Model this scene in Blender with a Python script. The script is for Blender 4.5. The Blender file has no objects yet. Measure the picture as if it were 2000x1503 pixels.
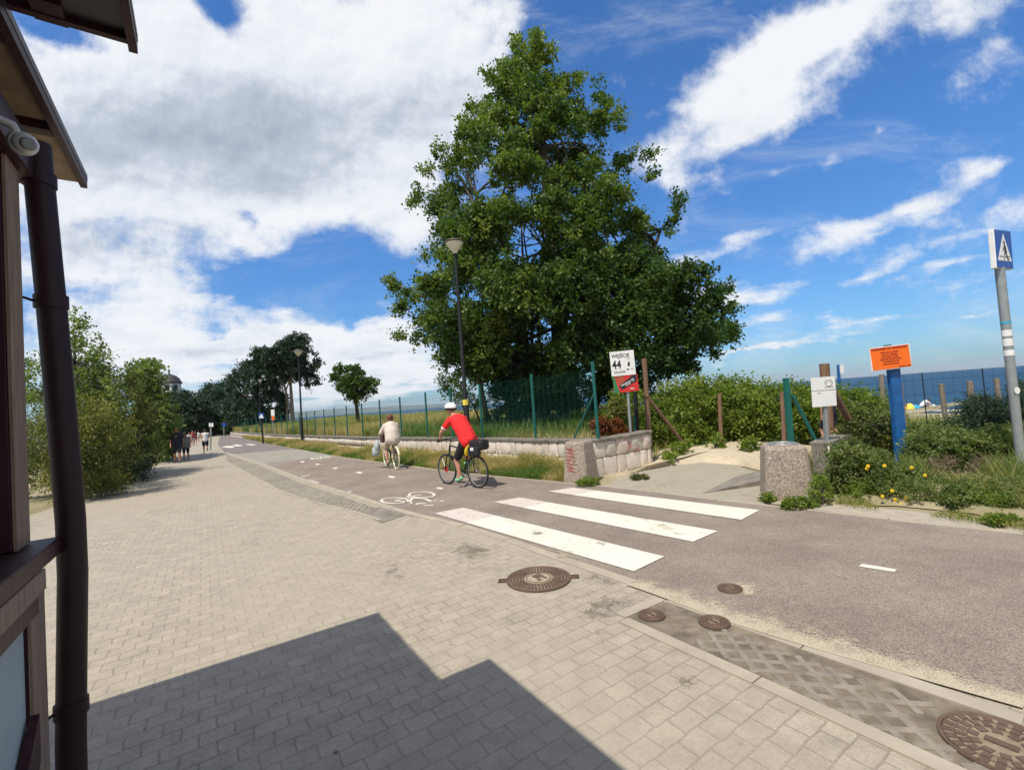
import bpy, math, random
import numpy as np
from mathutils import Vector, Matrix, geometry
R=math.radians
rng=np.random.default_rng(7); random.seed(7)
S=bpy.context.scene
COL=S.collection
# ------------------------------------------------------------------ camera
H=1.8; F=900.0; CX,CY=1000.0,751.5
ROLL=math.atan(0.0712); PITCH=math.atan((784.5-CY)*math.cos(ROLL)/F)
def ray(px,py):
    a=px-CX; b=-(py-CY); c,s=math.cos(ROLL),math.sin(ROLL)
    r=a*c+b*s; u=-a*s+b*c; cp,sp=math.cos(PITCH),math.sin(PITCH)
    return np.array([r, F*cp-u*sp, F*sp+u*cp])
CAM=np.array([0,0,H])
def G(px,py,z=0.0):
    d=ray(px,py); return CAM+d*((z-H)/d[2])
def at(px,py,Y):
    d=ray(px,py); return CAM+d*(Y/d[1])
cam=bpy.data.objects.new('camera',bpy.data.cameras.new('camera')); COL.objects.link(cam)
c0=ray(CX,CY); vr=Vector(ray(CX+1,CY)-c0).normalized(); vu=Vector(ray(CX,CY-1)-c0).normalized(); vb=-Vector(c0).normalized()
M=Matrix(((vr.x,vu.x,vb.x,0),(vr.y,vu.y,vb.y,0),(vr.z,vu.z,vb.z,H),(0,0,0,1)))
cam.matrix_world=M
cam.data.sensor_width=36; cam.data.sensor_fit='HORIZONTAL'; cam.data.lens=F/2000*36
cam.data.clip_start=0.05; cam.data.clip_end=60000
S.camera=cam
# ------------------------------------------------------------------ light, sky
SUN_AZ,SUN_EL=R(-145),R(60.5)       # azimuth from +Y towards +X
sd=Vector((math.sin(SUN_AZ)*math.cos(SUN_EL),math.cos(SUN_AZ)*math.cos(SUN_EL),math.sin(SUN_EL)))
sun=bpy.data.objects.new('sun',bpy.data.lights.new('sun','SUN')); COL.objects.link(sun)
sun.data.energy=4.6; sun.data.angle=R(0.5); sun.data.color=(1,0.93,0.81)
sun.rotation_euler=sd.to_track_quat('Z','Y').to_euler()
W=bpy.data.worlds.new('World'); S.world=W; W.use_nodes=True
nt=W.node_tree; nt.nodes.clear()
class NT:
    """tiny node helper"""
    def __init__(s,nt): s.t=nt
    def n(s,typ,ins=None,**kw):
        nd=s.t.nodes.new(typ)
        for k,v in kw.items(): setattr(nd,k,v)
        if ins:
            for k,v in ins.items():
                sk=nd.inputs[k]
                if isinstance(v,bpy.types.NodeSocket): s.t.links.new(v,sk)
                else: sk.default_value=v
        return nd
    def math(s,op,a,b=None,c=None,clamp=False):
        ins={0:a}
        if b is not None: ins[1]=b
        if c is not None: ins[2]=c
        return s.n('ShaderNodeMath',ins,operation=op,use_clamp=clamp).outputs[0]
    def vm(s,op,a,b=None):
        ins={0:a}
        if b is not None: ins[1]=b
        nd=s.n('ShaderNodeVectorMath',ins,operation=op)
        return nd.outputs['Value'] if op in('LENGTH','DOT_PRODUCT') else nd.outputs[0]
    def mix(s,f,a,b,bt='MIX'):
        return s.n('ShaderNodeMix',{0:f,6:a,7:b},data_type='RGBA',blend_type=bt).outputs[2]
    def noise(s,v,scale,det=4,rough=.55,dist=0):
        return s.n('ShaderNodeTexNoise',{'Vector':v,'Scale':scale,'Detail':det,'Roughness':rough,'Distortion':dist}).outputs[0]
    def sm(s,x,lo,hi,a=0.,b=1.):
        return s.n('ShaderNodeMapRange',{0:x,1:lo,2:hi,3:a,4:b},interpolation_type='SMOOTHSTEP').outputs[0]
    def ramp(s,f,stops):
        nd=s.n('ShaderNodeValToRGB',{0:f}); cr=nd.color_ramp
        while len(cr.elements)<len(stops): cr.elements.new(.5)
        for e,(p,c) in zip(cr.elements,stops): e.position=p; e.color=(*c,1)
        return nd.outputs[0]
w=NT(nt)
sky=w.n('ShaderNodeTexSky',sky_type='NISHITA'); sky.sun_disc=False
sky.sun_elevation=SUN_EL; sky.sun_rotation=SUN_AZ; sky.air_density=1.0; sky.dust_density=0.6; sky.ozone_density=3.0
tc=w.n('ShaderNodeTexCoord'); D=tc.outputs['Generated']
sep=w.n('ShaderNodeSeparateXYZ',{0:D}); dx,dy,dz=sep.outputs
ya=w.math('MAXIMUM',w.math('ABSOLUTE',dy),.15)
uv=w.n('ShaderNodeCombineXYZ',{0:w.math('DIVIDE',dx,ya),1:w.math('DIVIDE',dz,ya),2:w.math('MULTIPLY',w.math('LESS_THAN',dy,0.),3.)}).outputs[0]
zz=w.math('ADD',w.math('MAXIMUM',dz,0.),.16)
pl=w.n('ShaderNodeCombineXYZ',{0:w.math('DIVIDE',dx,zz),1:w.math('DIVIDE',dy,zz)}).outputs[0]
wn=w.n('ShaderNodeTexNoise',{'Vector':pl,'Scale':1.6,'Detail':5,'Roughness':.6})
wv=w.vm('SCALE',w.vm('SUBTRACT',wn.outputs['Color'],(.5,.5,.5))); wv.node.inputs['Scale'].default_value=.16
uw=w.vm('ADD',uv,wv)
def sumblobs(bl):
    acc=None
    for (px,py,rx,ry,rot,amp) in bl:
        d=ray(px,py); q=(d[0]/d[1],d[2]/d[1],0)
        m=w.n('ShaderNodeMapping',{'Vector':uw,'Location':q,'Rotation':(0,0,R(rot)),'Scale':(rx*1.5/F,ry*1.5/F,1)},vector_type='TEXTURE').outputs[0]
        g=w.n('ShaderNodeTexGradient',{0:m},gradient_type='SPHERICAL').outputs['Fac']
        acc=w.math('MULTIPLY',g,amp) if acc is None else w.math('MULTIPLY_ADD',g,amp,acc)
    return acc
CL=[(200,200,430,210,0,1.2),(520,120,330,190,0,1.2),(860,80,215,180,20,1.1),(760,250,180,150,0,1.0),(300,370,340,90,-5,1.1),(620,360,220,75,5,1.0),(790,420,72,75,0,.85),(480,472,75,30,0,.8),
(250,520,165,60,-5,1.15),(90,520,90,80,0,.7),(300,620,130,62,5,1.15),(180,655,110,50,0,.8),(530,645,115,50,0,1.1),(660,675,130,50,0,1.1),(330,690,150,45,0,.9),(440,715,260,50,4,1.05),(765,645,62,52,5,1.0),(740,725,200,50,4,.95),(560,780,330,30,4,.7),(100,690,110,80,0,.85),
(1040,20,90,30,50,.45),(1410,190,105,75,35,.95),(1500,130,125,70,30,.85),(1600,70,160,58,30,.8),(1690,25,200,40,15,.75),(1860,30,170,42,20,.75),(1930,95,70,26,30,.6),(1560,200,125,36,30,.6),(1440,255,95,30,30,.6),(1290,300,48,60,-60,.65),(1335,350,50,22,0,.5),
(1650,450,110,24,12,.75),(1800,410,85,22,14,.7),(1480,460,70,18,14,.6),(1710,520,75,22,15,.75),(1770,470,60,20,15,.6),(1860,522,100,20,10,.7),(1930,435,110,32,16,.75),(1900,345,75,22,15,.6),(1865,325,40,18,15,.5),(1620,300,44,16,20,.65),(1720,240,24,14,20,.6),(1265,222,24,16,20,.6),(1520,315,50,16,20,.55),(1410,340,24,22,40,.5),
(1365,500,60,20,5,.75),(1450,570,90,26,6,.9),(1500,625,80,22,6,.75),(1490,680,120,12,5,.8),(1700,630,120,14,8,.5),(1880,615,50,9,10,.5),(535,568,34,14,10,.6),(452,572,34,14,30,.55),(548,522,18,10,0,.6),(1300,570,100,50,0,.4),(1640,625,40,12,5,.5)]
HO=[(430,30,80,45,-60,1.3),(110,78,95,26,-25,1.0),(495,412,30,22,-40,.9),(590,530,150,42,0,.9),(185,628,42,26,0,.55),(695,615,60,24,0,.6),(1080,90,60,160,-15,1.0),(1590,120,50,12,30,.3),(420,645,45,14,10,.5)]
base=w.math('SUBTRACT',sumblobs(CL),sumblobs(HO))
nA=w.noise(pl,2.3,9,.62,.25)
nB=w.noise(uv,9.0,10,.66,.1)
nC=w.noise(w.vm('ADD',uv,(-.012,.020,0.)),9.0,10,.66,.1)
nz=w.math('ADD',w.math('MULTIPLY',w.math('SUBTRACT',nA,.5),1.3),w.math('MULTIPLY',w.math('SUBTRACT',nB,.5),1.7))
dens=w.math('ADD',base,nz)
mask=w.sm(dens,.06,.95)
veil=w.math('MULTIPLY',w.sm(w.noise(w.n('ShaderNodeMapping',{'Vector':uv,'Rotation':(0,0,R(-25)),'Scale':(1.,2.6,1)}).outputs[0],2.6,9,.68,.5),.47,.85),.42)
mask=w.math('MAXIMUM',mask,veil)
mask=w.math('MULTIPLY',mask,w.sm(dz,-.01,.04))
# warm-grey overcast added out of view, behind and overhead, to neutralise blue shade
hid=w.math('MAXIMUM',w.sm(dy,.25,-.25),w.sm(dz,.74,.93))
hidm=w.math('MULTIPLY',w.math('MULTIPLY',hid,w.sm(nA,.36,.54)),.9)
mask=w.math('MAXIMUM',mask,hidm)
gr=sumblobs([(300,270,330,110,-8,.9),(600,250,260,110,-8,.75),(250,470,200,40,-5,.8),(560,350,200,40,0,.35),(880,200,120,110,20,.5),(120,300,180,120,0,.35),(680,690,120,20,0,.3),(420,680,150,24,3,.35)])
thick=w.math('ADD',w.math('MULTIPLY',w.math('SUBTRACT',w.noise(w.vm('ADD',pl,(.06,.08,0.)),3.2,7,.55,.1),.44),1.3),w.math('MULTIPLY',gr,.72))
thick=w.math('ADD',thick,w.math('MULTIPLY',w.math('SUBTRACT',nC,nB),.9))
ccol=w.ramp(w.math('MULTIPLY',thick,1.0,clamp=True),[(0,(.95,.97,1.0)),(.3,(.84,.88,.94)),(.65,(.56,.62,.71)),(1,(.42,.48,.58))])
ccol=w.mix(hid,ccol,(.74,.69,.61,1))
skyc=w.mix(1.0,sky.outputs[0],w.ramp(dz,[(0,(.42,.68,.94)),(.12,(.47,.78,1.06)),(.4,(.46,.88,1.30))]),'MULTIPLY')
skyb=w.n('ShaderNodeBackground',{0:skyc,1:.135})
clb=w.n('ShaderNodeBackground',{0:ccol,1:.98})
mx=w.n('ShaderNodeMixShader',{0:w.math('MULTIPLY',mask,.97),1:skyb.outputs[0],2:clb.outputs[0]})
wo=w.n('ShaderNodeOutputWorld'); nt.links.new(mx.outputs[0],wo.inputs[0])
S.view_settings.view_transform='Standard'; S.view_settings.look='None'; S.view_settings.exposure=0.0; S.view_settings.gamma=1
# ------------------------------------------------------------------ frames
AX=np.array([-.56,.83,0]); AX/=np.linalg.norm(AX); NX=np.array([AX[1],-AX[0],0])   # along the road, towards the sea
def L(a,n,z=0.0): return AX*a+NX*n+np.array([0,0,z])
ROADANG=math.atan2(AX[1],AX[0])
# ------------------------------------------------------------------ materials
MATS={}
def newmat(name):
    m=bpy.data.materials.new(name); m.use_nodes=True; t=m.node_tree; t.nodes.clear(); x=NT(t)
    b=x.n('ShaderNodeBsdfPrincipled'); o=x.n('ShaderNodeOutputMaterial'); t.links.new(b.outputs[0],o.inputs[0])
    MATS[name]=m
    return m,x,b,o
def objc(x): return x.n('ShaderNodeTexCoord').outputs['Object']
def bump(x,b,h,strength=.5,dist=.01):
    bp=x.n('ShaderNodeBump',{'Height':h,'Strength':strength,'Distance':dist}); x.t.links.new(bp.outputs[0],b.inputs['Normal'])
def plain(name,col,rough=.6,var=.15,scale=8,bmp=0.,metal=0.,fine=0.,spec=.5,grain=False):
    m,x,b,o=newmat(name); c=objc(x)
    if grain: c=x.n('ShaderNodeMapping',{'Vector':c,'Scale':(4.,4.,.35)}).outputs[0]
    n1=x.noise(c,scale,5,.6)
    lo=tuple(v*(1-var) for v in col); hi=tuple(min(1,v*(1+var)) for v in col)
    cc=x.ramp(n1,[(.3,lo),(.7,hi)])
    if fine:
        n2=x.noise(c,fine,2,.5); cc=x.mix(.35,cc,x.ramp(n2,[(.35,(0,0,0)),(.65,(1,1,1))]),'OVERLAY')
    x.t.links.new(cc,b.inputs['Base Color']); b.inputs['Roughness'].default_value=rough; b.inputs['Metallic'].default_value=metal
    b.inputs['Specular IOR Level'].default_value=spec
    if bmp: bump(x,b,n1,bmp,.01)
    return m
def roadspace(x,scale=1.0):
    return x.n('ShaderNodeMapping',{'Vector':objc(x),'Rotation':(0,0,-ROADANG),'Scale':(scale,)*3}).outputs[0]
def m_pavers(name,c1,c2,mortar,bw,bh,msize=.012,warp=.012,dirt=.5,rot90=True,bstr=.8):
    m,x,b,o=newmat(name)
    ang=-ROADANG+(math.pi/2 if rot90 else 0)
    v=x.n('ShaderNodeMapping',{'Vector':objc(x),'Rotation':(0,0,ang)}).outputs[0]
    wv=x.n('ShaderNodeTexNoise',{'Vector':v,'Scale':9.0,'Detail':2.0}).outputs['Color']
    sc=x.vm('SCALE',x.vm('SUBTRACT',wv,(.5,.5,.5))); sc.node.inputs['Scale'].default_value=warp*2
    v2=x.vm('ADD',v,sc)
    br=x.n('ShaderNodeTexBrick',{'Vector':v2,'Color1':(*c1,1),'Color2':(*c2,1),'Mortar':(*mortar,1),'Scale':1.0,'Mortar Size':msize,'Mortar Smooth':.35,'Bias':0.0,'Brick Width':bw,'Row Height':bh})
    c=objc(x)
    big=x.noise(c,.55,5,.6); fine=x.noise(c,160,2,.6); mid=x.noise(c,5,5,.65)
    cc=x.mix(.30,br.outputs[0],x.ramp(fine,[(.3,(.1,.1,.1)),(.7,(.95,.95,.9))]),'OVERLAY')
    cc=x.mix(.25,cc,x.ramp(x.noise(c,42,4,.7),[(.3,(.15,.15,.15)),(.7,(.85,.85,.85))]),'OVERLAY')
    cc=x.mix(.34,cc,x.ramp(mid,[(.3,(.2,.2,.2)),(.7,(.8,.8,.8))]),'OVERLAY')
    st=x.n('ShaderNodeTexVoronoi',{'Vector':c,'Scale':2.6}); cc=x.mix(x.math('MULTIPLY',x.sm(st.outputs['Distance'],.05,.035),.6),cc,(.12,.10,.085,1))
    cc=x.mix(x.sm(x.noise(c,1.3,6,.7),.56,.72,0,.35),cc,(.22,.19,.15,1))
    # dust filling the joints in patches
    dust=x.sm(big,.36,.60,dirt*.22,dirt)
    cc=x.mix(dust,cc,(*[v*1.0 for v in c1],1))
    x.t.links.new(cc,b.inputs['Base Color']); b.inputs['Roughness'].default_value=.85; b.inputs['Specular IOR Level'].default_value=.25
    hgt=x.math('ADD',x.math('MULTIPLY',br.outputs['Fac'],-1.0),x.math('MULTIPLY',fine,.25))
    hgt=x.math('MULTIPLY',hgt,x.math('SUBTRACT',1.1,dust))
    bump(x,b,hgt,bstr,.008)
    return m
m_pavers('paving',(.380,.335,.264),(.335,.295,.233),(.245,.213,.165),.178,.135,.0065,.014,.6,bstr=.5)
m_pavers('path_paving',(.36,.325,.255),(.33,.30,.235),(.24,.21,.16),.2,.1,.006,.004,.7)
m_pavers('cobble_mat',(.37,.335,.265),(.26,.235,.19),(.11,.095,.075),.125,.115,.016,.012,.35,bstr=1.0)
def m_asphalt(name,lo,hi,speck):
    m,x,b,o=newmat(name); c=objc(x)
    f=x.noise(c,95,3,.75); g=x.noise(c,1.1,6,.65); k=x.noise(c,3,8,.8)
    cc=x.mix(x.sm(g,.3,.7),(*lo,1),(*hi,1))
    cc=x.mix(.55,cc,x.ramp(f,[(.36,(.08,.08,.08)),(.64,(.92,.92,.9))]),'OVERLAY')
    cc=x.mix(x.sm(k,.52,.72,0,.35),cc,(*speck,1))
    x.t.links.new(cc,b.inputs['Base Color']); b.inputs['Roughness'].default_value=.9; b.inputs['Specular IOR Level'].default_value=.25
    bump(x,b,f,.6,.006)
    return m
m_asphalt('asphalt_red',(.215,.172,.146),(.28,.229,.192),(.46,.39,.29))
m_asphalt('asphalt_grey',(.27,.25,.215),(.33,.305,.26),(.38,.34,.27))
m_asphalt('asphalt_dark',(.17,.15,.145),(.22,.195,.18),(.33,.29,.25))
def m_edge(name,col,lo=.35,hi=.65,nscale=6,amp=.9,fine=120,rough=.95):
    """drifted sand, grit or worn paint: solid at one rim, breaking up towards the other"""
    m,x,b,o=newmat(name); c=objc(x)
    a=x.n('ShaderNodeAttribute',attribute_name='edge').outputs['Fac']
    n=x.noise(c,nscale,6,.65); n2=x.noise(c,fine,2,.6)
    t=x.math('ADD',a,x.math('MULTIPLY',x.math('SUBTRACT',n,.5),amp)); t=x.math('ADD',t,x.math('MULTIPLY',x.math('SUBTRACT',n2,.5),.9))
    al=x.sm(t,lo,hi)
    cc=x.mix(.3,(*col,1),x.ramp(n2,[(.3,(.2,.2,.2)),(.7,(.8,.8,.8))]),'OVERLAY')
    x.t.links.new(cc,b.inputs['Base Color']); b.inputs['Roughness'].default_value=rough; b.inputs['Specular IOR Level'].default_value=.2
    x.t.links.new(al,b.inputs['Alpha'])
    return m
m_edge('sand_drift',(.45,.39,.285))
m_edge('grit_dark',(.20,.17,.13),nscale=5,amp=1.2)
plain('kerb_mat',(.38,.335,.26),.9,.14,2.5,.25)
plain('sand',(.50,.42,.30),.95,.12,1.6,.3,fine=70)
plain('concrete_pale',(.38,.335,.265),.9,.16,9,.4)
plain('lattice_concrete',(.24,.21,.165),.9,.3,7,.4)
plain('concrete_grey',(.22,.195,.16),.9,.3,5,.4)
plain('grit_bed',(.175,.145,.105),.95,.5,6,.6)
def m_paint(name,col,wear=.55,thr=.70):
    m,x,b,o=newmat(name); c=objc(x)
    n=x.noise(c,11,8,.75); n2=x.noise(c,85,3,.7)
    t=x.math('ADD',n,x.math('MULTIPLY',x.math('SUBTRACT',n2,.5),.5))
    al=x.sm(t,thr,thr+.06,1,1-wear)
    cc=x.mix(x.sm(x.noise(c,1.5,4),.35,.7,0,.35),(*col,1),(col[0]*.85,col[1]*.8,col[2]*.68,1))
    x.t.links.new(cc,b.inputs['Base Color']); x.t.links.new(al,b.inputs['Alpha']); b.inputs['Roughness'].default_value=.7
    return m
m_paint('paint_white',(.72,.685,.59),.6,.615)
m_paint('paint_faded',(.62,.55,.50),.8,.60)
m_paint('paint_worn',(.60,.55,.50),.95,.50)
# pebbledash bin concrete
m,x,b,o=newmat('pebbledash'); c=objc(x)
vo=x.n('ShaderNodeTexVoronoi',{'Vector':c,'Scale':75.0}); n=x.noise(c,2.2,4)
cc=x.ramp(x.n('ShaderNodeSeparateColor',{0:vo.outputs['Color']}).outputs[0],[(0,(.14,.11,.09)),(.35,(.30,.235,.185)),(.7,(.36,.29,.23)),(1,(.55,.48,.40))])
cc=x.mix(x.sm(n,.4,.7,0,.45),cc,(.29,.23,.18,1))
x.t.links.new(cc,b.inputs['Base Color']); b.inputs['Roughness'].default_value=.9; bump(x,b,vo.outputs['Distance'],.8,.006)
# stone blocks
m,x,b,o=newmat('stone_block'); c=objc(x)
a=x.n('ShaderNodeAttribute',attribute_name='tint').outputs['Fac']
n=x.noise(c,7,7,.7); n2=x.noise(c,28,4,.6)
cc=x.ramp(a,[(0,(.54,.49,.41)),(.4,(.72,.65,.57)),(.72,(.66,.54,.46)),(.9,(.60,.56,.48)),(1,(.52,.36,.29))])
cc=x.mix(x.sm(n,.5,.72,0,.55),cc,(.30,.26,.22,1))
cc=x.mix(.25,cc,x.ramp(n2,[(.3,(.2,.2,.2)),(.7,(.85,.85,.85))]),'OVERLAY')
x.t.links.new(cc,b.inputs['Base Color']); b.inputs['Roughness'].default_value=.88; bump(x,b,n,.6,.02)
plain('stone_cap',(.20,.18,.145),.92,.3,4,.6,fine=30)
def m_leaf(name,c1,c2,c3,trans=.4):
    m,x,b,o=newmat(name)
    a=x.n('ShaderNodeAttribute',attribute_name='tint').outputs['Fac']
    cc=x.ramp(a,[(0,c1),(.5,c2),(1,c3)])
    x.t.links.new(cc,b.inputs['Base Color']); b.inputs['Roughness'].default_value=.5; b.inputs['Specular IOR Level'].default_value=.35
    tr=x.n('ShaderNodeBsdfTranslucent',{0:x.mix(1.0,cc,(1.0,1.25,.45,1),'MULTIPLY')})
    ms=x.n('ShaderNodeMixShader',{0:trans,1:b.outputs[0],2:tr.outputs[0]}); x.t.links.new(ms.outputs[0],o.inputs[0])
    return m
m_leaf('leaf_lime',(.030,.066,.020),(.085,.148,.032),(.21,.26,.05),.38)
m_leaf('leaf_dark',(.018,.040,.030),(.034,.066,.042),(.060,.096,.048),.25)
m_leaf('leaf_twig',(.10,.075,.05),(.19,.14,.095),(.30,.23,.15),.1)
m_leaf('leaf_shrub',(.09,.13,.025),(.20,.27,.045),(.34,.38,.09),.5)
m_leaf('leaf_feather',(.035,.055,.018),(.10,.12,.03),(.32,.29,.08),.38)
m_leaf('leaf_olive',(.09,.12,.045),(.19,.24,.075),(.33,.35,.14),.5)
m_leaf('leaf_red',(.10,.03,.015),(.20,.055,.02),(.30,.12,.04),.4)
m_leaf('grass_mix',(.56,.43,.22),(.36,.32,.11),(.13,.22,.045),.4)
m_leaf('flower_yellow',(.75,.55,.02),(.8,.6,.03),(.85,.66,.05),.3)
plain('bark',(.075,.06,.045),.95,.35,14,.8)
plain('bark_pale',(.20,.165,.125),.95,.35,14,.6)
plain('wood_brown',(.20,.115,.07),.9,.35,18,.6,grain=True)
plain('wood_grey',(.22,.19,.155),.9,.3,18,.6,grain=True)
plain('green_paint',(.010,.125,.10),.45,.15,12,metal=0)
plain('green_wire',(.01,.105,.08),.5,.1,12)
plain('grey_steel',(.33,.36,.36),.45,.12,10,metal=.4)
plain('lamp_black',(.016,.016,.017),.55,.2,10,spec=.3)
plain('lamp_shade',(.75,.70,.56),.4,.06,10)
plain('lamp_cap',(.12,.10,.075),.5,.1,10)
plain('blue_paint',(.012,.11,.33),.5,.3,9,bmp=.3)
plain('sign_white',(.80,.80,.78),.4,.06,6)
plain('sign_orange',(.95,.17,.008),.5,.05,6)
plain('sign_black',(.02,.02,.022),.5,.1,6)
plain('sign_red',(.62,.03,.03),.45,.1,6)
plain('graffiti_red',(.42,.10,.08),.8,.3,20)
plain('sign_green',(.03,.20,.08),.45,.1,6)
plain('sign_blue',(.012,.075,.36),.35,.08,6)
plain('orange_ink',(.33,.025,.01),.6,.1,6)
plain('grey_ink',(.22,.22,.22),.6,.1,6)
plain('cast_iron',(.125,.078,.055),.8,.2,12,.1)
plain('iron_sandy',(.25,.19,.13),.9,.3,14,.15)
plain('iron_pale',(.36,.30,.21),.85,.25,25,.3)
plain('timber_dark',(.040,.010,.015),.5,.35,9,.3,grain=True,spec=.3)
plain('timber_beige',(.27,.185,.13),.8,.3,11,.5,grain=True)
plain('wall_panel',(.40,.46,.46),.7,.08,4)
plain('roof_metal',(.035,.024,.026),.45,.3,5,.2)
plain('eave_board',(.24,.17,.11),.8,.2,9,.3)
plain('pipe_plastic',(.030,.012,.014),.5,.2,5,spec=.3)
plain('camera_white',(.62,.62,.58),.35,.05,6)
plain('glass_dark',(.015,.015,.02),.08,.1,6)
plain('tyre',(.02,.02,.02),.8,.2,20)
plain('bike_black',(.018,.018,.02),.35,.2,9)
plain('chrome',(.55,.55,.56),.25,.1,9,metal=.9)
plain('cream_paint',(.75,.68,.45),.4,.06,9)
plain('red_paint',(.5,.03,.02),.4,.1,9)
plain('skin',(.46,.22,.135),.55,.08,9)
plain('skin_pale',(.52,.30,.20),.55,.08,9)
plain('hair_brown',(.14,.045,.02),.6,.3,30,.5)
plain('hair_dark',(.02,.014,.01),.6,.3,30,.5)
def m_cloth(name,col,wr=.9):
    m,x,b,o=newmat(name); c=objc(x)
    n=x.noise(c,13,4,.5,1.2); n2=x.noise(c,3,3,.5)
    cc=x.mix(x.sm(n2,.3,.7,0,.2),(*col,1),(*[v*.8 for v in col],1))
    x.t.links.new(cc,b.inputs['Base Color']); b.inputs['Roughness'].default_value=wr; bump(x,b,n,.9,.03)
m_cloth('shirt_red',(.80,.022,.024)); m_cloth('shorts_black',(.015,.015,.018)); m_cloth('blouse_cream',(.66,.58,.50)); m_cloth('trousers_beige',(.50,.39,.30))
m_cloth('cloth_navy',(.014,.015,.028)); m_cloth('cloth_white',(.7,.7,.68)); m_cloth('cloth_red',(.30,.04,.04)); m_cloth('cloth_grey',(.2,.19,.2)); m_cloth('bag_pale',(.42,.48,.48)); m_cloth('bag_black',(.012,.012,.014),.5)
m_cloth('cloth_yellow',(.75,.50,.02)); m_cloth('umbrella_blue',(.05,.38,.55)); m_cloth('umbrella_yellow',(.85,.68,.10)); m_cloth('shoe_green',(.25,.65,.35)); m_cloth('shoe_dark',(.03,.025,.025)); m_cloth('basket_brown',(.10,.06,.04))
plain('helmet_white',(.82,.82,.82),.25,.03,6)
plain('plaster',(.78,.78,.74),.8,.08,2)
plain('dome_slate',(.05,.045,.05),.6,.2,3)
# sea
m,x,b,o=newmat('sea_mat'); c=objc(x)
st=x.n('ShaderNodeMapping',{'Vector':c,'Rotation':(0,0,-ROADANG),'Scale':(.25,1,1)}).outputs[0]
n=x.noise(st,.5,6,.65); n2=x.noise(st,.03,5,.6)
cc=x.mix(x.sm(n2,.35,.65),(.008,.048,.105,1),(.016,.068,.12,1))
cc=x.mix(x.sm(n,.66,.74,0,.4),cc,(.25,.35,.4,1))
x.t.links.new(cc,b.inputs['Base Color']); b.inputs['Roughness'].default_value=.55; b.inputs['Specular IOR Level'].default_value=.25; bump(x,b,n,.8,.3)
# ground under everything: dry sandy soil with thin grass
m,x,b,o=newmat('dune_soil'); c=objc(x)
n=x.noise(c,.35,7,.65); n2=x.noise(c,5,6,.7)
cc=x.ramp(n,[(.35,(.44,.37,.26)),(.5,(.25,.215,.115)),(.65,(.12,.15,.05))])
cc=x.mix(x.sm(n2,.4,.65,0,.5),cc,(.36,.30,.19,1))
x.t.links.new(cc,b.inputs['Base Color']); b.inputs['Roughness'].default_value=.95; bump(x,b,n2,.6,.05)
m,x,b,o=newmat('hill_mat'); c=objc(x)
n=x.noise(c,.004,6,.65)
x.t.links.new(x.ramp(n,[(.35,(.03,.065,.04)),(.6,(.06,.10,.05)),(.72,(.3,.3,.28))]),b.inputs['Base Color']); b.inputs['Roughness'].default_value=1
# ------------------------------------------------------------------ mesh helpers
def link_mesh(name,me,parent=None,mat=None):
    o=bpy.data.objects.new(name,me); COL.objects.link(o)
    if parent is not None: o.parent=parent
    if mat is not None:
        for k in (mat if isinstance(mat,(list,tuple)) else [mat]): me.materials.append(MATS[k])
    return o
def np_mesh(name,V,Fq,smooth=False,tint=None,attr='tint'):
    V=np.asarray(V,np.float32); Fq=np.asarray(Fq,np.int32); k=Fq.shape[1]
    me=bpy.data.meshes.new(name); me.vertices.add(len(V)); me.vertices.foreach_set('co',V.ravel())
    me.loops.add(Fq.size); me.loops.foreach_set('vertex_index',Fq.ravel())
    me.polygons.add(len(Fq)); me.polygons.foreach_set('loop_start',np.arange(len(Fq),dtype=np.int32)*k)
    if smooth: me.polygons.foreach_set('use_smooth',np.ones(len(Fq),bool))
    me.update(calc_edges=True)
    if tint is not None:
        at_=me.attributes.new(attr,'FLOAT','POINT'); at_.data.foreach_set('value',np.asarray(tint,np.float32))
    return me
def unit(v):
    v=np.asarray(v,float); return v/max(1e-9,np.linalg.norm(v))
def frame(d):
    d=unit(d); h=np.array([0,0,1.]) if abs(d[2])<.9 else np.array([1.,0,0])
    a=unit(np.cross(h,d)); return a,np.cross(d,a)
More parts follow.
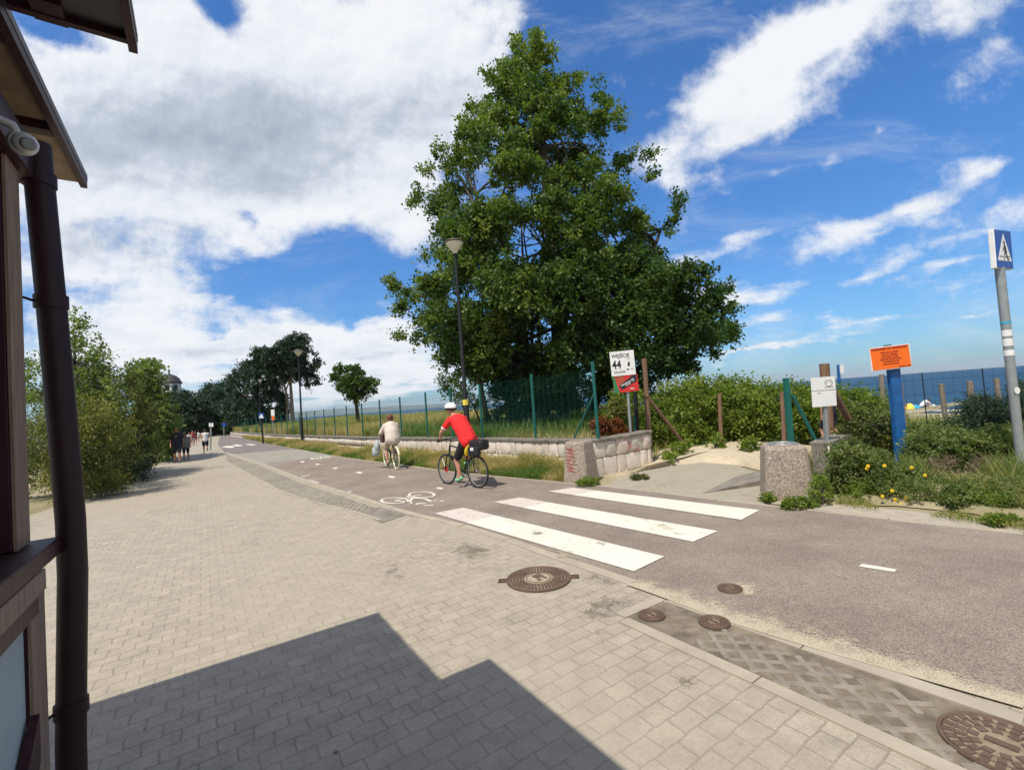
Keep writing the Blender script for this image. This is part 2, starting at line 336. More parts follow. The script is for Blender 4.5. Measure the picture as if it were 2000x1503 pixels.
class MB:
    def __init__(s,origin=(0,0,0)): s.v=[]; s.f=[]; s.sm=[]; s.mi=[]; s.o=np.array(origin,float); s.cm=0
    def add(s,V,Fs,smooth=False):
        b=len(s.v); s.v+= [tuple(np.asarray(p,float)-s.o) for p in V]
        for f in Fs: s.f.append([b+i for i in f]); s.sm.append(smooth); s.mi.append(s.cm)
        return s
    def box(s,c,size,rz=0.,ax=None):
        hx,hy,hz=[q/2 for q in size]
        if ax is None:
            X=np.array([math.cos(rz),math.sin(rz),0]); Y=np.array([-math.sin(rz),math.cos(rz),0]); Z=np.array([0,0,1.])
        else: X,Y,Z=[np.asarray(q,float) for q in ax]
        c=np.asarray(c,float); P=[c+X*i*hx+Y*j*hy+Z*k*hz for k in(-1,1) for j in(-1,1) for i in(-1,1)]
        return s.add(P,[(0,2,3,1),(4,5,7,6),(0,1,5,4),(2,6,7,3),(0,4,6,2),(1,3,7,5)])
    def lbox(s,a0,a1,n0,n1,z0,z1):
        P=[L(a,n,z) for z in(z0,z1) for n in(n0,n1) for a in(a0,a1)]
        return s.add(P,[(0,2,3,1),(4,5,7,6),(0,1,5,4),(2,6,7,3),(0,4,6,2),(1,3,7,5)])
    def tube(s,pts,r,seg=8,smooth=True,caps=True):
        pts=[np.asarray(p,float) for p in pts]; n=len(pts); rr=r if isinstance(r,(list,tuple)) else [r]*n
        V=[];a=None
        for i,p in enumerate(pts):
            d=unit((pts[min(i+1,n-1)]-pts[max(i-1,0)]))
            if a is None: a,b=frame(d)
            else:
                a=unit(a-d*np.dot(a,d)); b=np.cross(d,a)
            for k in range(seg):
                t=2*math.pi*k/seg; V.append(p+(a*math.cos(t)+b*math.sin(t))*rr[i])
        Fs=[(i*seg+k,i*seg+(k+1)%seg,(i+1)*seg+(k+1)%seg,(i+1)*seg+k) for i in range(n-1) for k in range(seg)]
        s.add(V,Fs,smooth)
        if caps: s.add(V[:seg],[tuple(range(seg))[::-1]]); s.add(V[-seg:],[tuple(range(seg))])
        return s
    def lathe(s,c,prof,seg=16,smooth=True,axis=(0,0,1)):
        a,b=frame(axis); z=unit(axis); c=np.asarray(c,float); V=[];n=len(prof)
        for (r,h) in prof:
            for k in range(seg):
                t=2*math.pi*k/seg; V.append(c+z*h+(a*math.cos(t)+b*math.sin(t))*r)
        s.add(V,[(i*seg+k,i*seg+(k+1)%seg,(i+1)*seg+(k+1)%seg,(i+1)*seg+k) for i in range(n-1) for k in range(seg)],smooth)
        s.add(V[:seg],[tuple(range(seg))[::-1]]); s.add(V[-seg:],[tuple(range(seg))]); return s
    def torus(s,c,Rr,r,axis,seg=28,ss=6,arc=None):
        a,b=frame(axis); c=np.asarray(c,float); t0,t1=(0,2*math.pi) if arc is None else arc
        full=arc is None; n=seg if full else seg+1; z=unit(axis); V=[]
        for i in range(n):
            t=t0+(t1-t0)*i/seg; d=a*math.cos(t)+b*math.sin(t)
            for k in range(ss):
                u=2*math.pi*k/ss; V.append(c+d*(Rr+r*math.cos(u))+z*r*math.sin(u))
        m_=n if full else n-1
        return s.add(V,[(i*ss+k,i*ss+(k+1)%ss,((i+1)%n)*ss+(k+1)%ss,((i+1)%n)*ss+k) for i in range(m_) for k in range(ss)],True)
    def ell(s,c,rad,seg=14,rings=9,ax=None,zmin=-1.):
        X,Y,Z=ax if ax is not None else (np.array([1.,0,0]),np.array([0,1.,0]),np.array([0,0,1.]))
        c=np.asarray(c,float); V=[];p0=math.asin(zmin)
        for i in range(rings+1):
            ph=p0+(math.pi/2-p0)*i/rings
            for k in range(seg):
                t=2*math.pi*k/seg
                V.append(c+X*rad[0]*math.cos(ph)*math.cos(t)+Y*rad[1]*math.cos(ph)*math.sin(t)+Z*rad[2]*math.sin(ph))
        return s.add(V,[(i*seg+k,i*seg+(k+1)%seg,(i+1)*seg+(k+1)%seg,(i+1)*seg+k) for i in range(rings) for k in range(seg)],True)
    def prism(s,poly,off):
        """closed prism from a 3-D polygon and an offset vector"""
        off=np.asarray(off,float); P=[np.asarray(p,float) for p in poly]; n=len(P)
        tr=geometry.tessellate_polygon([[Vector(p) for p in P]])
        s.add(P+[p+off for p in P],[tuple(t) for t in tr]+[tuple(n+i for i in t[::-1]) for t in tr]+[(i,(i+1)%n,n+(i+1)%n,n+i) for i in range(n)])
        return s
    def build(s,name,mat,parent=None,bevel=0):
        me=bpy.data.meshes.new(name); me.from_pydata(s.v,[],s.f); me.polygons.foreach_set('use_smooth',s.sm); me.polygons.foreach_set('material_index',s.mi)
        me.update()
        import bmesh
        bm=bmesh.new(); bm.from_mesh(me); bmesh.ops.recalc_face_normals(bm,faces=bm.faces); bm.to_mesh(me); bm.free()
        o=link_mesh(name,me,parent,mat)
        if bevel:
            md=o.modifiers.new('bevel','BEVEL'); md.width=bevel; md.segments=2; md.limit_method='ANGLE'
        return o
def tag(o,label,cat,group=None,kind=None):
    if label: o['label']=label
    if cat: o['category']=cat
    if group: o['group']=group
    if kind: o['kind']=kind
    return o
def thing(name,label,cat,loc=(0,0,0),rz=0.,group=None):
    o=bpy.data.objects.new(name,None); COL.objects.link(o); o.location=tuple(loc); o.rotation_euler=(0,0,rz); o.empty_display_size=.2
    return tag(o,label,cat,group)
def struct(o): o['kind']='structure'; return o
def sheet(name,pts,mat,z=0.,parent=None):
    P=[Vector((p[0],p[1],z)) for p in pts]; tr=geometry.tessellate_polygon([P])
    me=bpy.data.meshes.new(name); me.from_pydata([tuple(p) for p in P],[],[tuple(t) for t in tr]); me.update()
    if me.polygons and me.polygons[0].normal.z<0: me.flip_normals()
    return link_mesh(name,me,parent,mat)
def resample(pts,step):
    pts=[np.asarray(p,float) for p in pts]; out=[pts[0]]
    for a,b in zip(pts[:-1],pts[1:]):
        k=max(1,int(math.ceil(np.linalg.norm(b-a)/step)))
        for i in range(1,k+1): out.append(a+(b-a)*i/k)
    return out
def smoothline(pts,it=2):
    pts=[np.asarray(p,float) for p in pts]
    for _ in range(it):
        o=[pts[0]]
        for a,b in zip(pts[:-1],pts[1:]): o+=[a*.75+b*.25,a*.25+b*.75]
        o.append(pts[-1]); pts=o
    return pts
def offset(pts,d):
    o=[]
    for i,p in enumerate(pts):
        t=unit((pts[min(i+1,len(pts)-1)]-pts[max(i-1,0)])*np.array([1,1,0])); o.append(p+np.array([t[1],-t[0],0])*(d[i] if hasattr(d,'__len__') else d))
    return o
def strip(name,A,B,mat,z=0.,parent=None,edge=(1,0),rows=4):
    n=len(A); V=[];T=[]
    for j in range(rows+1):
        t=j/rows
        for i in range(n):
            p=A[i]*(1-t)+B[i]*t; V.append((p[0],p[1],z)); T.append(edge[0]*(1-t)+edge[1]*t)
    Fs=[(j*n+i,j*n+i+1,(j+1)*n+i+1,(j+1)*n+i) for j in range(rows) for i in range(n-1)]
    me=np_mesh(name,V,Fs,tint=T,attr='edge')
    if len(me.polygons) and me.polygons[0].normal.z<0: me.flip_normals()
    return link_mesh(name,me,parent,mat)
def along(pts,n):
    pts=[np.asarray(p,float) for p in pts]; l=[0]
    for a,b in zip(pts[:-1],pts[1:]): l.append(l[-1]+np.linalg.norm(b-a))
    ts=np.linspace(0,l[-1],n); A=np.array(pts)
    return [np.array([np.interp(t,l,A[:,k]) for k in range(3)]) for t in ts]
def text(name,body,size,mat,parent,M4,thick=.0015,bold=0.,xs=1.0,align='LEFT'):
    cu=bpy.data.curves.new(name,'FONT'); cu.body=body; cu.size=size; cu.extrude=thick; cu.offset=bold; cu.align_x=align; cu.align_y='CENTER'
    ob=bpy.data.objects.new(name,cu); COL.objects.link(ob)
    dg=bpy.context.evaluated_depsgraph_get(); me=bpy.data.meshes.new_from_object(ob.evaluated_get(dg))
    bpy.data.objects.remove(ob); bpy.data.curves.remove(cu)
    me.transform(Matrix.Diagonal((xs,1,1,1))); me.transform(M4); me.materials.clear()
    me.name=name
    return link_mesh(name,me,parent,mat)
def plane_mat(o,X,Y):
    X=Vector(X).normalized(); Y=Vector(Y).normalized(); Z=X.cross(Y)
    return Matrix(((X.x,Y.x,Z.x,o[0]),(X.y,Y.y,Z.y,o[1]),(X.z,Y.z,Z.z,o[2]),(0,0,0,1)))
def skin_mesh(name,joints,edges,mat,parent,sub=1,root=0,vox=None):
    """one continuous surface: tapered limbs and joints fused by a voxel remesh, then smoothed; joints = [(pos, radius)]"""
    k=1/1.18; mb=MB(); J=[(np.array(j[0],float),j[1]*k) for j in joints]
    for p,r in J: mb.ell(p,(r,r,r),12,10,zmin=-1.)
    for a,b in edges:
        (p,r0),(q,r1)=J[a],J[b]
        if np.linalg.norm(q-p)>1e-4: mb.tube([p,q],[r0,r1],12)
    me=bpy.data.meshes.new(name); me.from_pydata(mb.v,[],mb.f); me.update(); ob=bpy.data.objects.new(name,me); COL.objects.link(ob)
    rmin=min(r for _,r in J)
    md=ob.modifiers.new('r','REMESH'); md.mode='VOXEL'; md.voxel_size=vox or max(.003,min(.02,rmin*.36)); md.use_smooth_shade=True
    sm_=ob.modifiers.new('s','SMOOTH'); sm_.factor=.5; sm_.iterations=3
    dg=bpy.context.evaluated_depsgraph_get(); m2=bpy.data.meshes.new_from_object(ob.evaluated_get(dg))
    bpy.data.objects.remove(ob); bpy.data.meshes.remove(me); m2.materials.clear(); m2.name=name
    m2.polygons.foreach_set('use_smooth',[True]*len(m2.polygons))
    return link_mesh(name,m2,parent,mat)
# ------------------------------------------------------------------ foliage helpers
def leaf_quads(P,size,tint,out=None,droop=0.3,aspect=.38):
    """rhombic folded leaves at P; returns verts, faces, tints"""
    N=len(P); d=rng.normal(size=(N,3)); 
    if out is not None: d=d+out
    d[:,2]-=droop; d/=np.linalg.norm(d,axis=1,keepdims=True)
    nrm=rng.normal(size=(N,3))*.7; nrm[:,2]+=.8
    s=np.cross(d,nrm); s/=np.linalg.norm(s,axis=1,keepdims=True)+1e-9; up=np.cross(s,d)
    L_=np.asarray(size)[:,None]; wd=L_*aspect*1.0
    v0=P; v1=P+d*L_*.45+s*wd+up*L_*.10; v2=P+d*L_; v3=P+d*L_*.45-s*wd+up*L_*.10
    V=np.stack([v0,v1,v2,v3],1).reshape(-1,3); Fq=np.arange(4*N).reshape(N,4)
    return V,Fq,np.repeat(tint,4)
def in_rows(rows,py):
    ys=[r[0] for r in rows]; return np.interp(py,ys,[r[1] for r in rows]),np.interp(py,ys,[r[2] for r in rows])
def crown_points(rows,Y0,depth,n,shell=.65,gaps=()):
    ys=[r[0] for r in rows]; out=[]; tot=0
    while len(out)<n and tot<n*40:
        tot+=1
        py=random.uniform(ys[0],ys[-1]); l,r=in_rows(rows,py)
        wmax=max(q[2]-q[1] for q in rows)
        if random.random()>(r-l)/wmax: continue
        px=random.uniform(l,r)
        sk=False
        for (gx,gy,ga,gb) in gaps:
            if ((px-gx)/ga)**2+((py-gy)/gb)**2<1 and random.random()<.93: sk=True
        if sk: continue
        t=(px-(l+r)/2)/max(1,(r-l)/2); v=(py-ys[0])/(ys[-1]-ys[0])
        amp=depth*math.sqrt(max(0,1-t*t))*math.sqrt(max(.05,1-(2*v-1)**4))*min(1,(r-l)/wmax*1.3)
        k=random.choice((-1,1))*random.uniform(.75,1) if random.random()<shell else random.uniform(-.8,.8)
        out.append((px,py,Y0+amp*k))
    return out
def bough_points(rows,Y0,depth,nb,per,brad,seed=0):
    B=crown_points(rows,Y0,depth,nb,.7); out=[]; org=[]
    for (px,py,Y) in B:
        c=at(px,py,Y); rb=brad*random.uniform(.6,1.25); k=0
        while k<per:
            v=rng.normal(size=3); v/=np.linalg.norm(v); v=v*rng.uniform(.45,1.0)*rb*np.array([1,1,.85])
            if v[2]<-.35*rb: continue
            q=c+v; out.append(q); org.append(c); k+=1
    return out,org
def foliage(name,mat,pts,center,leaves,crad,lsize,parent,twigs=5,droop=.3,upb=.35,tshift=0.,aspect=.38,tfun=None,origin=(0,0,0),outb=.8,C_org=None):
    V=[];Fq=[];T=[];base=0
    C=np.array([at(*p) for p in pts]) if len(pts[0])==3 and not isinstance(pts[0],np.ndarray) else np.array(pts); orgs=C_org if C_org is not None else None; center=np.asarray(center,float)
    for ci_,c in enumerate(C):
        o=(c-center) if orgs is None else (c-orgs[ci_])*1.0+(c-center)*.08; o/=np.linalg.norm(o)+1e-6
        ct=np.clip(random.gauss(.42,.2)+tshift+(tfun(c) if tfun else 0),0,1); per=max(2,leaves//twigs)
        rad=crad*random.uniform(.6,1.35)
        for _ in range(twigs):
            dv=rng.normal(size=3)*.75+o*outb; dv[2]+=upb; dv/=np.linalg.norm(dv)
            t=rng.uniform(.05,1,per); P=c+np.outer(t*rad,dv)+rng.normal(size=(per,3))*rad*.13
            P[:,2]-=(t**2)*rad*.15
            v,f,tt=leaf_quads(P,lsize*rng.uniform(.6,1.25,per),np.clip(ct+rng.normal(size=per)*.09+t*.08,0,1),out=np.tile(dv*.6,(per,1)),droop=droop,aspect=aspect)
            V.append(v); Fq.append(f+base); T.append(tt); base+=len(v)
    V=np.concatenate(V)-np.asarray(origin,float)
    return link_mesh(name,np_mesh(name,V,np.concatenate(Fq),tint=np.concatenate(T)),parent,mat)
def limb(mb,p,q,r0,r1,wob=.08,seg=7,n=5):
    p=np.asarray(p,float);q=np.asarray(q,float);ln=np.linalg.norm(q-p);pts=[];rs=[]
    for i in range(n+1):
        t=i/n; pts.append(p*(1-t)+q*t+rng.normal(size=3)*ln*wob*math.sin(math.pi*t)*.4+np.array([0,0,1])*ln*.10*math.sin(math.pi*t)); rs.append(r0*(1-t)+r1*t)
    mb.tube(pts,rs,seg)
def tree(name,label,cat,rows,Y0,depth,n,leaves,crad,lsize,leafmat,trunks,group=None,barkmat='bark',limbs=26,gaps=(),tshift=0.,droop=.3,upb=.35,shell=.65,twigs=5,aspect=.38,tfun=None,crown='crown',outb=.8,limb_r=.07,boughs=None,shoots=(),front=()):
    """trunks: list of polylines [(px,py,Y,r),...]"""
    b=trunks[0][0]; base=at(b[0],b[1],b[2]); root=thing(name,label,cat,base,0,group)
    pts=crown_points(rows,Y0,depth,n,shell,gaps)
    ys=[r[0] for r in rows]; ym=ys[0]*.35+ys[-1]*.65; l,r=in_rows(rows,ym); center=at((l+r)/2,ym,Y0)
    if boughs:
        Q,O=bough_points(rows,Y0,depth,*boughs); ex=[at(*p) for p in pts[:max(1,n//6)]]; Q+=ex; O+=[center]*len(ex)
        for (sx_,sy_) in shoots:
            for _ in range(3): q_=at(sx_+random.uniform(-7,7),sy_+random.uniform(-4,16),Y0+random.uniform(-.7,.7)); Q.append(q_); O.append(q_-np.array([0,0,1.]))
        def ok(q):
            v=Vector(tuple(q-CAM)); dd=-v.dot(vb); X_=v.dot(vr)/dd*F+CX; Y_=CY-v.dot(vu)/dd*F
            for (gx,gy,ga,gb) in gaps:
                if ((X_-gx)/ga)**2+((Y_-gy)/gb)**2<1: return False
            return True
        for (fx_,fy_,fr_) in front:
            cc_=at(fx_,fy_,Y0-3.0)
            for _ in range(20):
                v=rng.normal(size=3); v/=np.linalg.norm(v); v=v*rng.uniform(.4,1)*fr_*np.array([1,.8,.75]); Q.append(cc_+v); O.append(cc_-np.array([0,0,.3]))
        kk=[i for i in range(len(Q)) if ok(Q[i])]; Q=[Q[i] for i in kk]; O=[O[i] for i in kk]
        foliage(crown,leafmat,Q,center,leaves,crad,lsize,root,twigs,droop,upb,tshift,aspect,tfun,base,outb,C_org=O)
    else: foliage(crown,leafmat,pts,center,leaves,crad,lsize,root,twigs,droop,upb,tshift,aspect,tfun,base,outb)
    mb=MB(base); ends=[]
    for tr in trunks:
        P=smoothline([at(q[0],q[1],q[2]) for q in tr],1); rs=list(np.interp(np.linspace(0,1,len(P)),np.linspace(0,1,len(tr)),[q[3] for q in tr]))
        P[0]=P[0]-np.array([0,0,.15]); mb.tube(P,rs,9); ends+= [(P[i],rs[i]) for i in range(len(P)//2,len(P))]
    for k in range(limbs):
        q=at(*random.choice(pts)); e=min(ends,key=lambda t:np.linalg.norm(t[0]-q)+max(0,t[0][2]-q[2])*2) if random.random()<.7 else random.choice(ends)
        limb(mb,e[0],q,min(limb_r,e[1]*.8),limb_r*.15)
    mb.build('trunk',barkmat,root)
    return root
def blades(P,h,tint,width=.012,lean=.45):
    N=len(P); a=rng.uniform(0,2*np.pi,N); s=np.stack([np.cos(a),np.sin(a),np.zeros(N)],1)
    ln=rng.normal(size=(N,3))*lean; ln[:,2]=0; hh=np.asarray(h)[:,None]; up=np.array([0,0,1.])
    wv=s*width; b0=P-wv; b1=P+wv; m0=P+up*hh*.6+ln*hh*.35; tip=P+up*hh*.95+ln*hh
    V=np.stack([b0,b1,m0+wv*.7,m0-wv*.7,m0-wv*.7,m0+wv*.7,tip+wv*.15,tip-wv*.15],1).reshape(-1,3)
    Fq=np.arange(8*N).reshape(-1,4); return V,Fq,np.repeat(tint,8)
def grass(name,P,h,tint,width=.012,lean=.45,mat='grass_mix'):
    V,Fq,T=blades(P,h,tint,width,lean); return link_mesh(name,np_mesh(name,V,Fq,tint=T),None,mat)
def pnoise(x,y,s,seed=0):
    """cheap smooth value noise"""
    x=np.asarray(x)/s+seed*17.3; y=np.asarray(y)/s-seed*9.1; xi=np.floor(x).astype(int); yi=np.floor(y).astype(int); fx=x-xi; fy=y-yi
    h=lambda i,j: (np.sin(i*127.1+j*311.7+seed)*43758.5453)%1
    fx=fx*fx*(3-2*fx); fy=fy*fy*(3-2*fy)
    return (h(xi,yi)*(1-fx)+h(xi+1,yi)*fx)*(1-fy)+(h(xi,yi+1)*(1-fx)+h(xi+1,yi+1)*fx)*fy
# ------------------------------------------------------------------ ground
def extend(pts,d0,d1):
    pts=list(pts)
    if d0: pts=[pts[0]+unit(pts[0]-pts[1])*d0]+pts
    if d1: pts=pts+[pts[-1]+unit(pts[-1]-pts[-2])*d1]
    return pts
def PX(l): return [G(*p) for p in l]
def ground_z(n): 
    t=np.clip((np.asarray(n,float)-15)/25,0,1); return -.03-1.62*t*t*(3-2*t)
def grid(name,mat,a0,a1,n0,n1,sa,sn,zf):
    A=np.arange(a0,a1+sa/2,sa); N=np.arange(n0,n1+sn/2,sn); AA,NN=np.meshgrid(A,N); P=AA[...,None]*AX+NN[...,None]*NX
    P[...,2]=zf(AA,NN); w_=len(A); idx=np.arange(P.shape[0]*w_).reshape(-1,w_)
    Fq=np.stack([idx[:-1,:-1],idx[1:,:-1],idx[1:,1:],idx[:-1,1:]],-1).reshape(-1,4)
    me=np_mesh(name,P.reshape(-1,3),Fq,smooth=True)
    if me.polygons[0].normal.z<0: me.flip_normals()
    return link_mesh(name,me,None,mat)
struct(grid('ground','dune_soil',-60,240,-90,42,3,1.5,lambda a,n: ground_z(n)-.10*((n>14.5)&True)*pnoise(a,n,2.5)))
struct(grid('beach','sand',-120,600,42,62,3,1,lambda a,n: -1.65+.10*pnoise(a,n,3)-(np.clip(n-54,0,9)**1.3)*.06))
sea=sheet('water',[L(-9000,50),L(14000,50),L(14000,24000),L(-9000,24000)],'sea_mat',-1.6); struct(sea)
# hills across the bay
V=[];Fq=[];nn=160
for i in range(nn):
    px=470+i*(900/nn); env=math.exp(-((px-640)/260)**2); d=ray(px,800); d=d/np.hypot(d[0],d[1])
    hz=150*(0.22+.78*env)*(.62+.38*float(pnoise(px,0,60,3)))*(.92+.08*float(pnoise(px,5,9,4)))
    if px>1150: hz*=max(0.,1-(px-1150)/200)
    V+= [(d[0]*11000,d[1]*11000,-8),(d[0]*11600,d[1]*11600,hz),(d[0]*13500,d[1]*13500,hz*.6),(d[0]*15500,d[1]*15500,-8)]
for i in range(nn-1):
    for k in range(3): Fq.append((i*4+k,(i+1)*4+k,(i+1)*4+k+1,i*4+k+1))
struct(link_mesh('hills',np_mesh('hills',V,Fq,smooth=True),None,'hill_mat'))
# the near edge of the red cycle path, far to near
K1=extend(PX([(509,906),(601,943),(670,963.5),(799,1007),(845,1015),(932,1038),(1060,1084),(1100,1098),(1280,1160),(1384,1199),(1440,1219),(1600,1268),(2000,1382)]),0,8)
FARL=PX([(440,884),(425,868),(428,855),(436,847)])
E2=PX([(452,846),(470,852),(513,864.5),(587,878),(652,890),(700,897),(746,903),(820,912),(880,921),(952,928),(1100,942),(1180,949),(1330,966),(1440,981),(1600,996),(1800,1022),(2000,1042)]); E2=extend(E2,0,8)
left=PX([(436,847),(400,849),(352,866),(335,885),(300,912),(190,962),(40,1012)])+[L(2,-12),L(-14,-12),L(-14,3.2)]
struct(sheet('promenade',left+[K1[-1]+NX*.5]+[p+NX*.3 for p in K1[::-1]]+FARL,'paving',0.0))
lead=[p for p in E2 if p[1]>19.4]
struct(sheet('road',FARL[::-1]+PX([(463,886),(555,878),(587,878)])+[G(513,864.5),G(470,852),G(452,846)],'asphalt_dark',.004))
struct(sheet('road_crossing',PX([(440,884),(463,886),(555,878),(587,878),(652,890),(509,906)]),'asphalt_grey',.006))
i0=4
struct(sheet('cycle_path',K1+E2[:4:-1]+[G(652,890)],'asphalt_red',.004))
# kerb of flat slabs along the path
K1s=resample(K1[:-1],.5)
def kerbslabs(name,line,wd,z,step=1.0,gap=.006,h=.02,mat='kerb_mat'):
    """row of separate flat kerb stones laid end to end"""
    mb=MB(); P=resample(line,step/6); acc=0; seg=[P[0]]
    for a,b in zip(P[:-1],P[1:]):
        seg.append(b); acc+=np.linalg.norm(b-a)
        if acc>=step or b is P[-1]:
            p,q=seg[0],seg[-1]; t=unit(q-p); nn_=np.array([t[1],-t[0],0]); w0,w1=wd
            p2=p+t*gap;q2=q-t*gap; dz=random.uniform(-.0015,.0015)
            mb.prism([p2+nn_*w0+[0,0,z-h+dz],q2+nn_*w0+[0,0,z-h+dz],q2+nn_*w1+[0,0,z-h+dz],p2+nn_*w1+[0,0,z-h+dz]],(0,0,h)); seg=[b]; acc=0
    o=mb.build(name,mat); return struct(o)
k_near=[p for p in K1 if p[1]<5.4]+[]
kerbslabs('kerb',extend([G(440,884)]+K1[:-1],0,6),(-.0,.13) if False else (-.13,.0),.010)
# far edge kerb: thin concrete edging
kerbslabs('path_edging',E2[4:],(0,.07),.012,1.0)
# cobbled drain strip beside the kerb (far)
c_r=along([p-NX*.13 for p in PX([(450,888),(509,906),(601,943),(670,963.5),(790,1005)])],30)
c_l=along(PX([(440,900),(495,932),(555,964),(624,984),(693,1000),(745,1018)]),30)
struct(strip('cobble_strip',c_l,c_r,'cobble_mat',.004,rows=2))
kerbslabs('drain_edging',c_l,(-.06,.0),.009,.9)
bp=PX([(697,998),(742,990),(792,1006),(746,1021)])
struct(sheet('sunken_patch',bp,'concrete_grey',.008))
# lattice paving beside the near kerb
lu=extend(PX([(1300,1176),(1428,1220),(1616,1288),(1800,1348),(2000,1420)]),0,6)
ll=extend(PX([(1226,1207),(1448,1304),(1576,1368),(1700,1424),(1880,1503)]),0,6)
lua=along(lu,90); lla=along(ll,90)
struct(strip('drain_bed',lla,lua,'grit_bed' if 'grit_bed' in MATS else 'concrete_grey',.003,rows=3))
kerbslabs('drain_kerb',[ll[0]-AX*0]+ll[1:],(0,.10),.011,1.0)
kerbslabs('drain_end_kerb',[G(1212,1204),G(1290,1171)],(-.05,.05),.012,.8)
kerbslabs('lattice_kerb',lu,(-.11,.0),.012,1.0)
mb=MB(); L0,L1=ll[0],lu[0]; cell=.135
rot=R(45)
tu=unit(lu[2]-lu[1]); tn=np.array([tu[1],-tu[0],0])
import bisect
def inside(p):
    a=np.dot(p,tu); 
    def edge(pts):
        A=[np.dot(q,tu) for q in pts]; B=[np.dot(q,tn) for q in pts]; return np.interp(a,A,B)
    b=np.dot(p,tn); e0,e1=edge(lu),edge(ll); return min(e0,e1)+.10<b<max(e0,e1)-.02 and a<max(np.dot(lu[0],tu),np.dot(ll[0],tu))-.0 - .0 if np.dot(tu,np.array([0,1,0]))>0 else (min(e0,e1)+.10<b<max(e0,e1)-.02 and a>np.dot(lu[1],tu)-.05)
org=G(1440,1225)
for fam in (1,-1):
    d=unit(tu*1.0+tn*.85*fam); q=np.cross([0,0,1],d)
    for k in range(-30,60):
        o_=org+tu*(k*.172)
        run=[]
        for m_ in range(-40,41):
            p=o_+d*m_*.03
            good=inside(p) and float(pnoise(p[0],p[1],.30,21))>.30
            if good: run.append(p)
            if (not good or m_==40) and run:
                if len(run)>1: mb.box((run[0]+run[-1])/2+[0,0,-.006+random.uniform(-.002,.002)+(.0015 if fam>0 else 0)],(np.linalg.norm(run[-1]-run[0])+.03,.042,.03),ax=(d,q,(0,0,1)))
                run=[]
struct(mb.build('lattice_paving','lattice_concrete',None,.006))
# drifted sand and grit
K1n=[p for p in resample(K1[:-1],.3) if p[1]<4.6]
n_=len(K1n); sandw=[.05+.36*math.sin(math.pi*min(1,i/(n_-1)*.9+.1))*(.6+.5*float(pnoise(i*.3,0,1.5,5))) for i in range(n_)]
struct(strip('sand_drift',[p-NX*.03 for p in K1n],offset(K1n,[-q-.12 for q in sandw]) if False else [p+NX*(q+.25) for p,q in zip(K1n,sandw)],'sand_drift',.0145,edge=(.74,.0),rows=5))
def patch(name,px,py,ra,rb,mat,z=.010,ang=0,peak=.95):
    c=G(px,py); V=[(c[0],c[1],z)];T=[peak];Fq=[]
    for k in range(1,5):
        for i in range(24):
            t=2*math.pi*i/24; p=c+AX*ra*k/4*math.cos(t)+NX*rb*k/4*math.sin(t); V.append((p[0],p[1],z)); T.append(peak*(1-k/4)+.0)
    tri=[(0,1+i,1+(i+1)%24) for i in range(24)]
    for k in range(3):
        for i in range(24):
            a=1+k*24+i;b=1+k*24+(i+1)%24;c_=a+24;d_=b+24; tri+=[(a,c_,d_),(a,d_,b)]
    me=np_mesh(name,V,tri,tint=T,attr='edge'); 
    if me.polygons[0].normal.z<0: me.flip_normals()
    return struct(link_mesh(name,me,None,mat))
patch('sand_patch',1450,1150,.30,.30,'sand_drift',.0105,peak=.75)
patch('sand_patch',1500,1196,.25,.3,'sand_drift',.0105,peak=.5)
patch('sand_patch',1100,1083,.8,.25,'sand_drift',.0165,peak=.55)
patch('sand_patch',1290,1030,.5,.5,'sand_drift',.0165,peak=.45)
patch('sand_patch',1830,1060,1.2,.5,'sand_drift',.0105,peak=.42)
patch('dirt_patch',1055,1042,.30,.20,'grit_dark',.0165,peak=.62)
for (x_,y_,a_,b_,pk) in [(1180,1065,.5,.15,.40),(1000,1020,.4,.15,.38),(1250,1012,.6,.12,.38),(1330,1045,.3,.15,.40),(1300,980,.6,.1,.36),(1600,1120,1.2,.12,.30),(1450,1060,1.2,.12,.30)]: patch('dirt_patch',x_,y_,a_,b_,'grit_dark',.0190,peak=pk)
patch('dirt_patch',920,1075,.75,.38,'grit_dark',.006,peak=.62)
patch('dirt_patch',1190,1185,.35,.6,'grit_dark',.006,peak=.55)
patch('dirt_patch',1170,1128,.5,.35,'grit_dark',.0075,peak=.5)
patch('dirt_patch',760,1120,1.2,.6,'grit_dark',.006,peak=.36)
patch('dirt_patch',500,1060,1.6,.8,'grit_dark',.006,peak=.34)
patch('dirt_patch',1330,1330,.5,.3,'grit_dark',.006,peak=.34)
patch('dirt_patch',760,1005,.5,.25,'grit_dark',.012,peak=.5)
patch('sand_patch',1700,1190,.8,.6,'sand_drift',.0105,peak=.36)
# exit path to the beach
ex=[G(1183,950),G(1330,966.5),G(1440,981.5),G(1492,987),G(1500,935),G(1440,908),G(1360,900),G(1290,909),G(1215,929)]
struct(sheet('beach_path',ex,'path_paving',.004))
sb=PX([(1500,985),(1600,998),(1800,1024),(2000,1044)]); sb=extend(sb,0,6)
struct(strip('roadside_slabs',along([p+NX*.07 for p in sb],20),along([p+NX*.62 for p in sb],20),'concrete_pale',.004,rows=2))
mb=MB()
p0,p1,p2,p3=G(1370,964),G(1494,947),G(1500,926),G(1440,932)
mb.add([p0+[0,0,.006],p1+[0,0,.005],p2+[0,0,.005],p3+[0,0,.005],p1+[0,0,.10],p2+[0,0,.11],p3+[0,0,.03]],[(0,1,4),(0,4,5,6),(0,6,3),(3,6,5,2),(1,2,5,4),(0,3,2,1)])
tag(mb.build('concrete_ramp','concrete_grey'),'low grey concrete ramp wedge on the beach path beside the pebbledash bin','ramp')
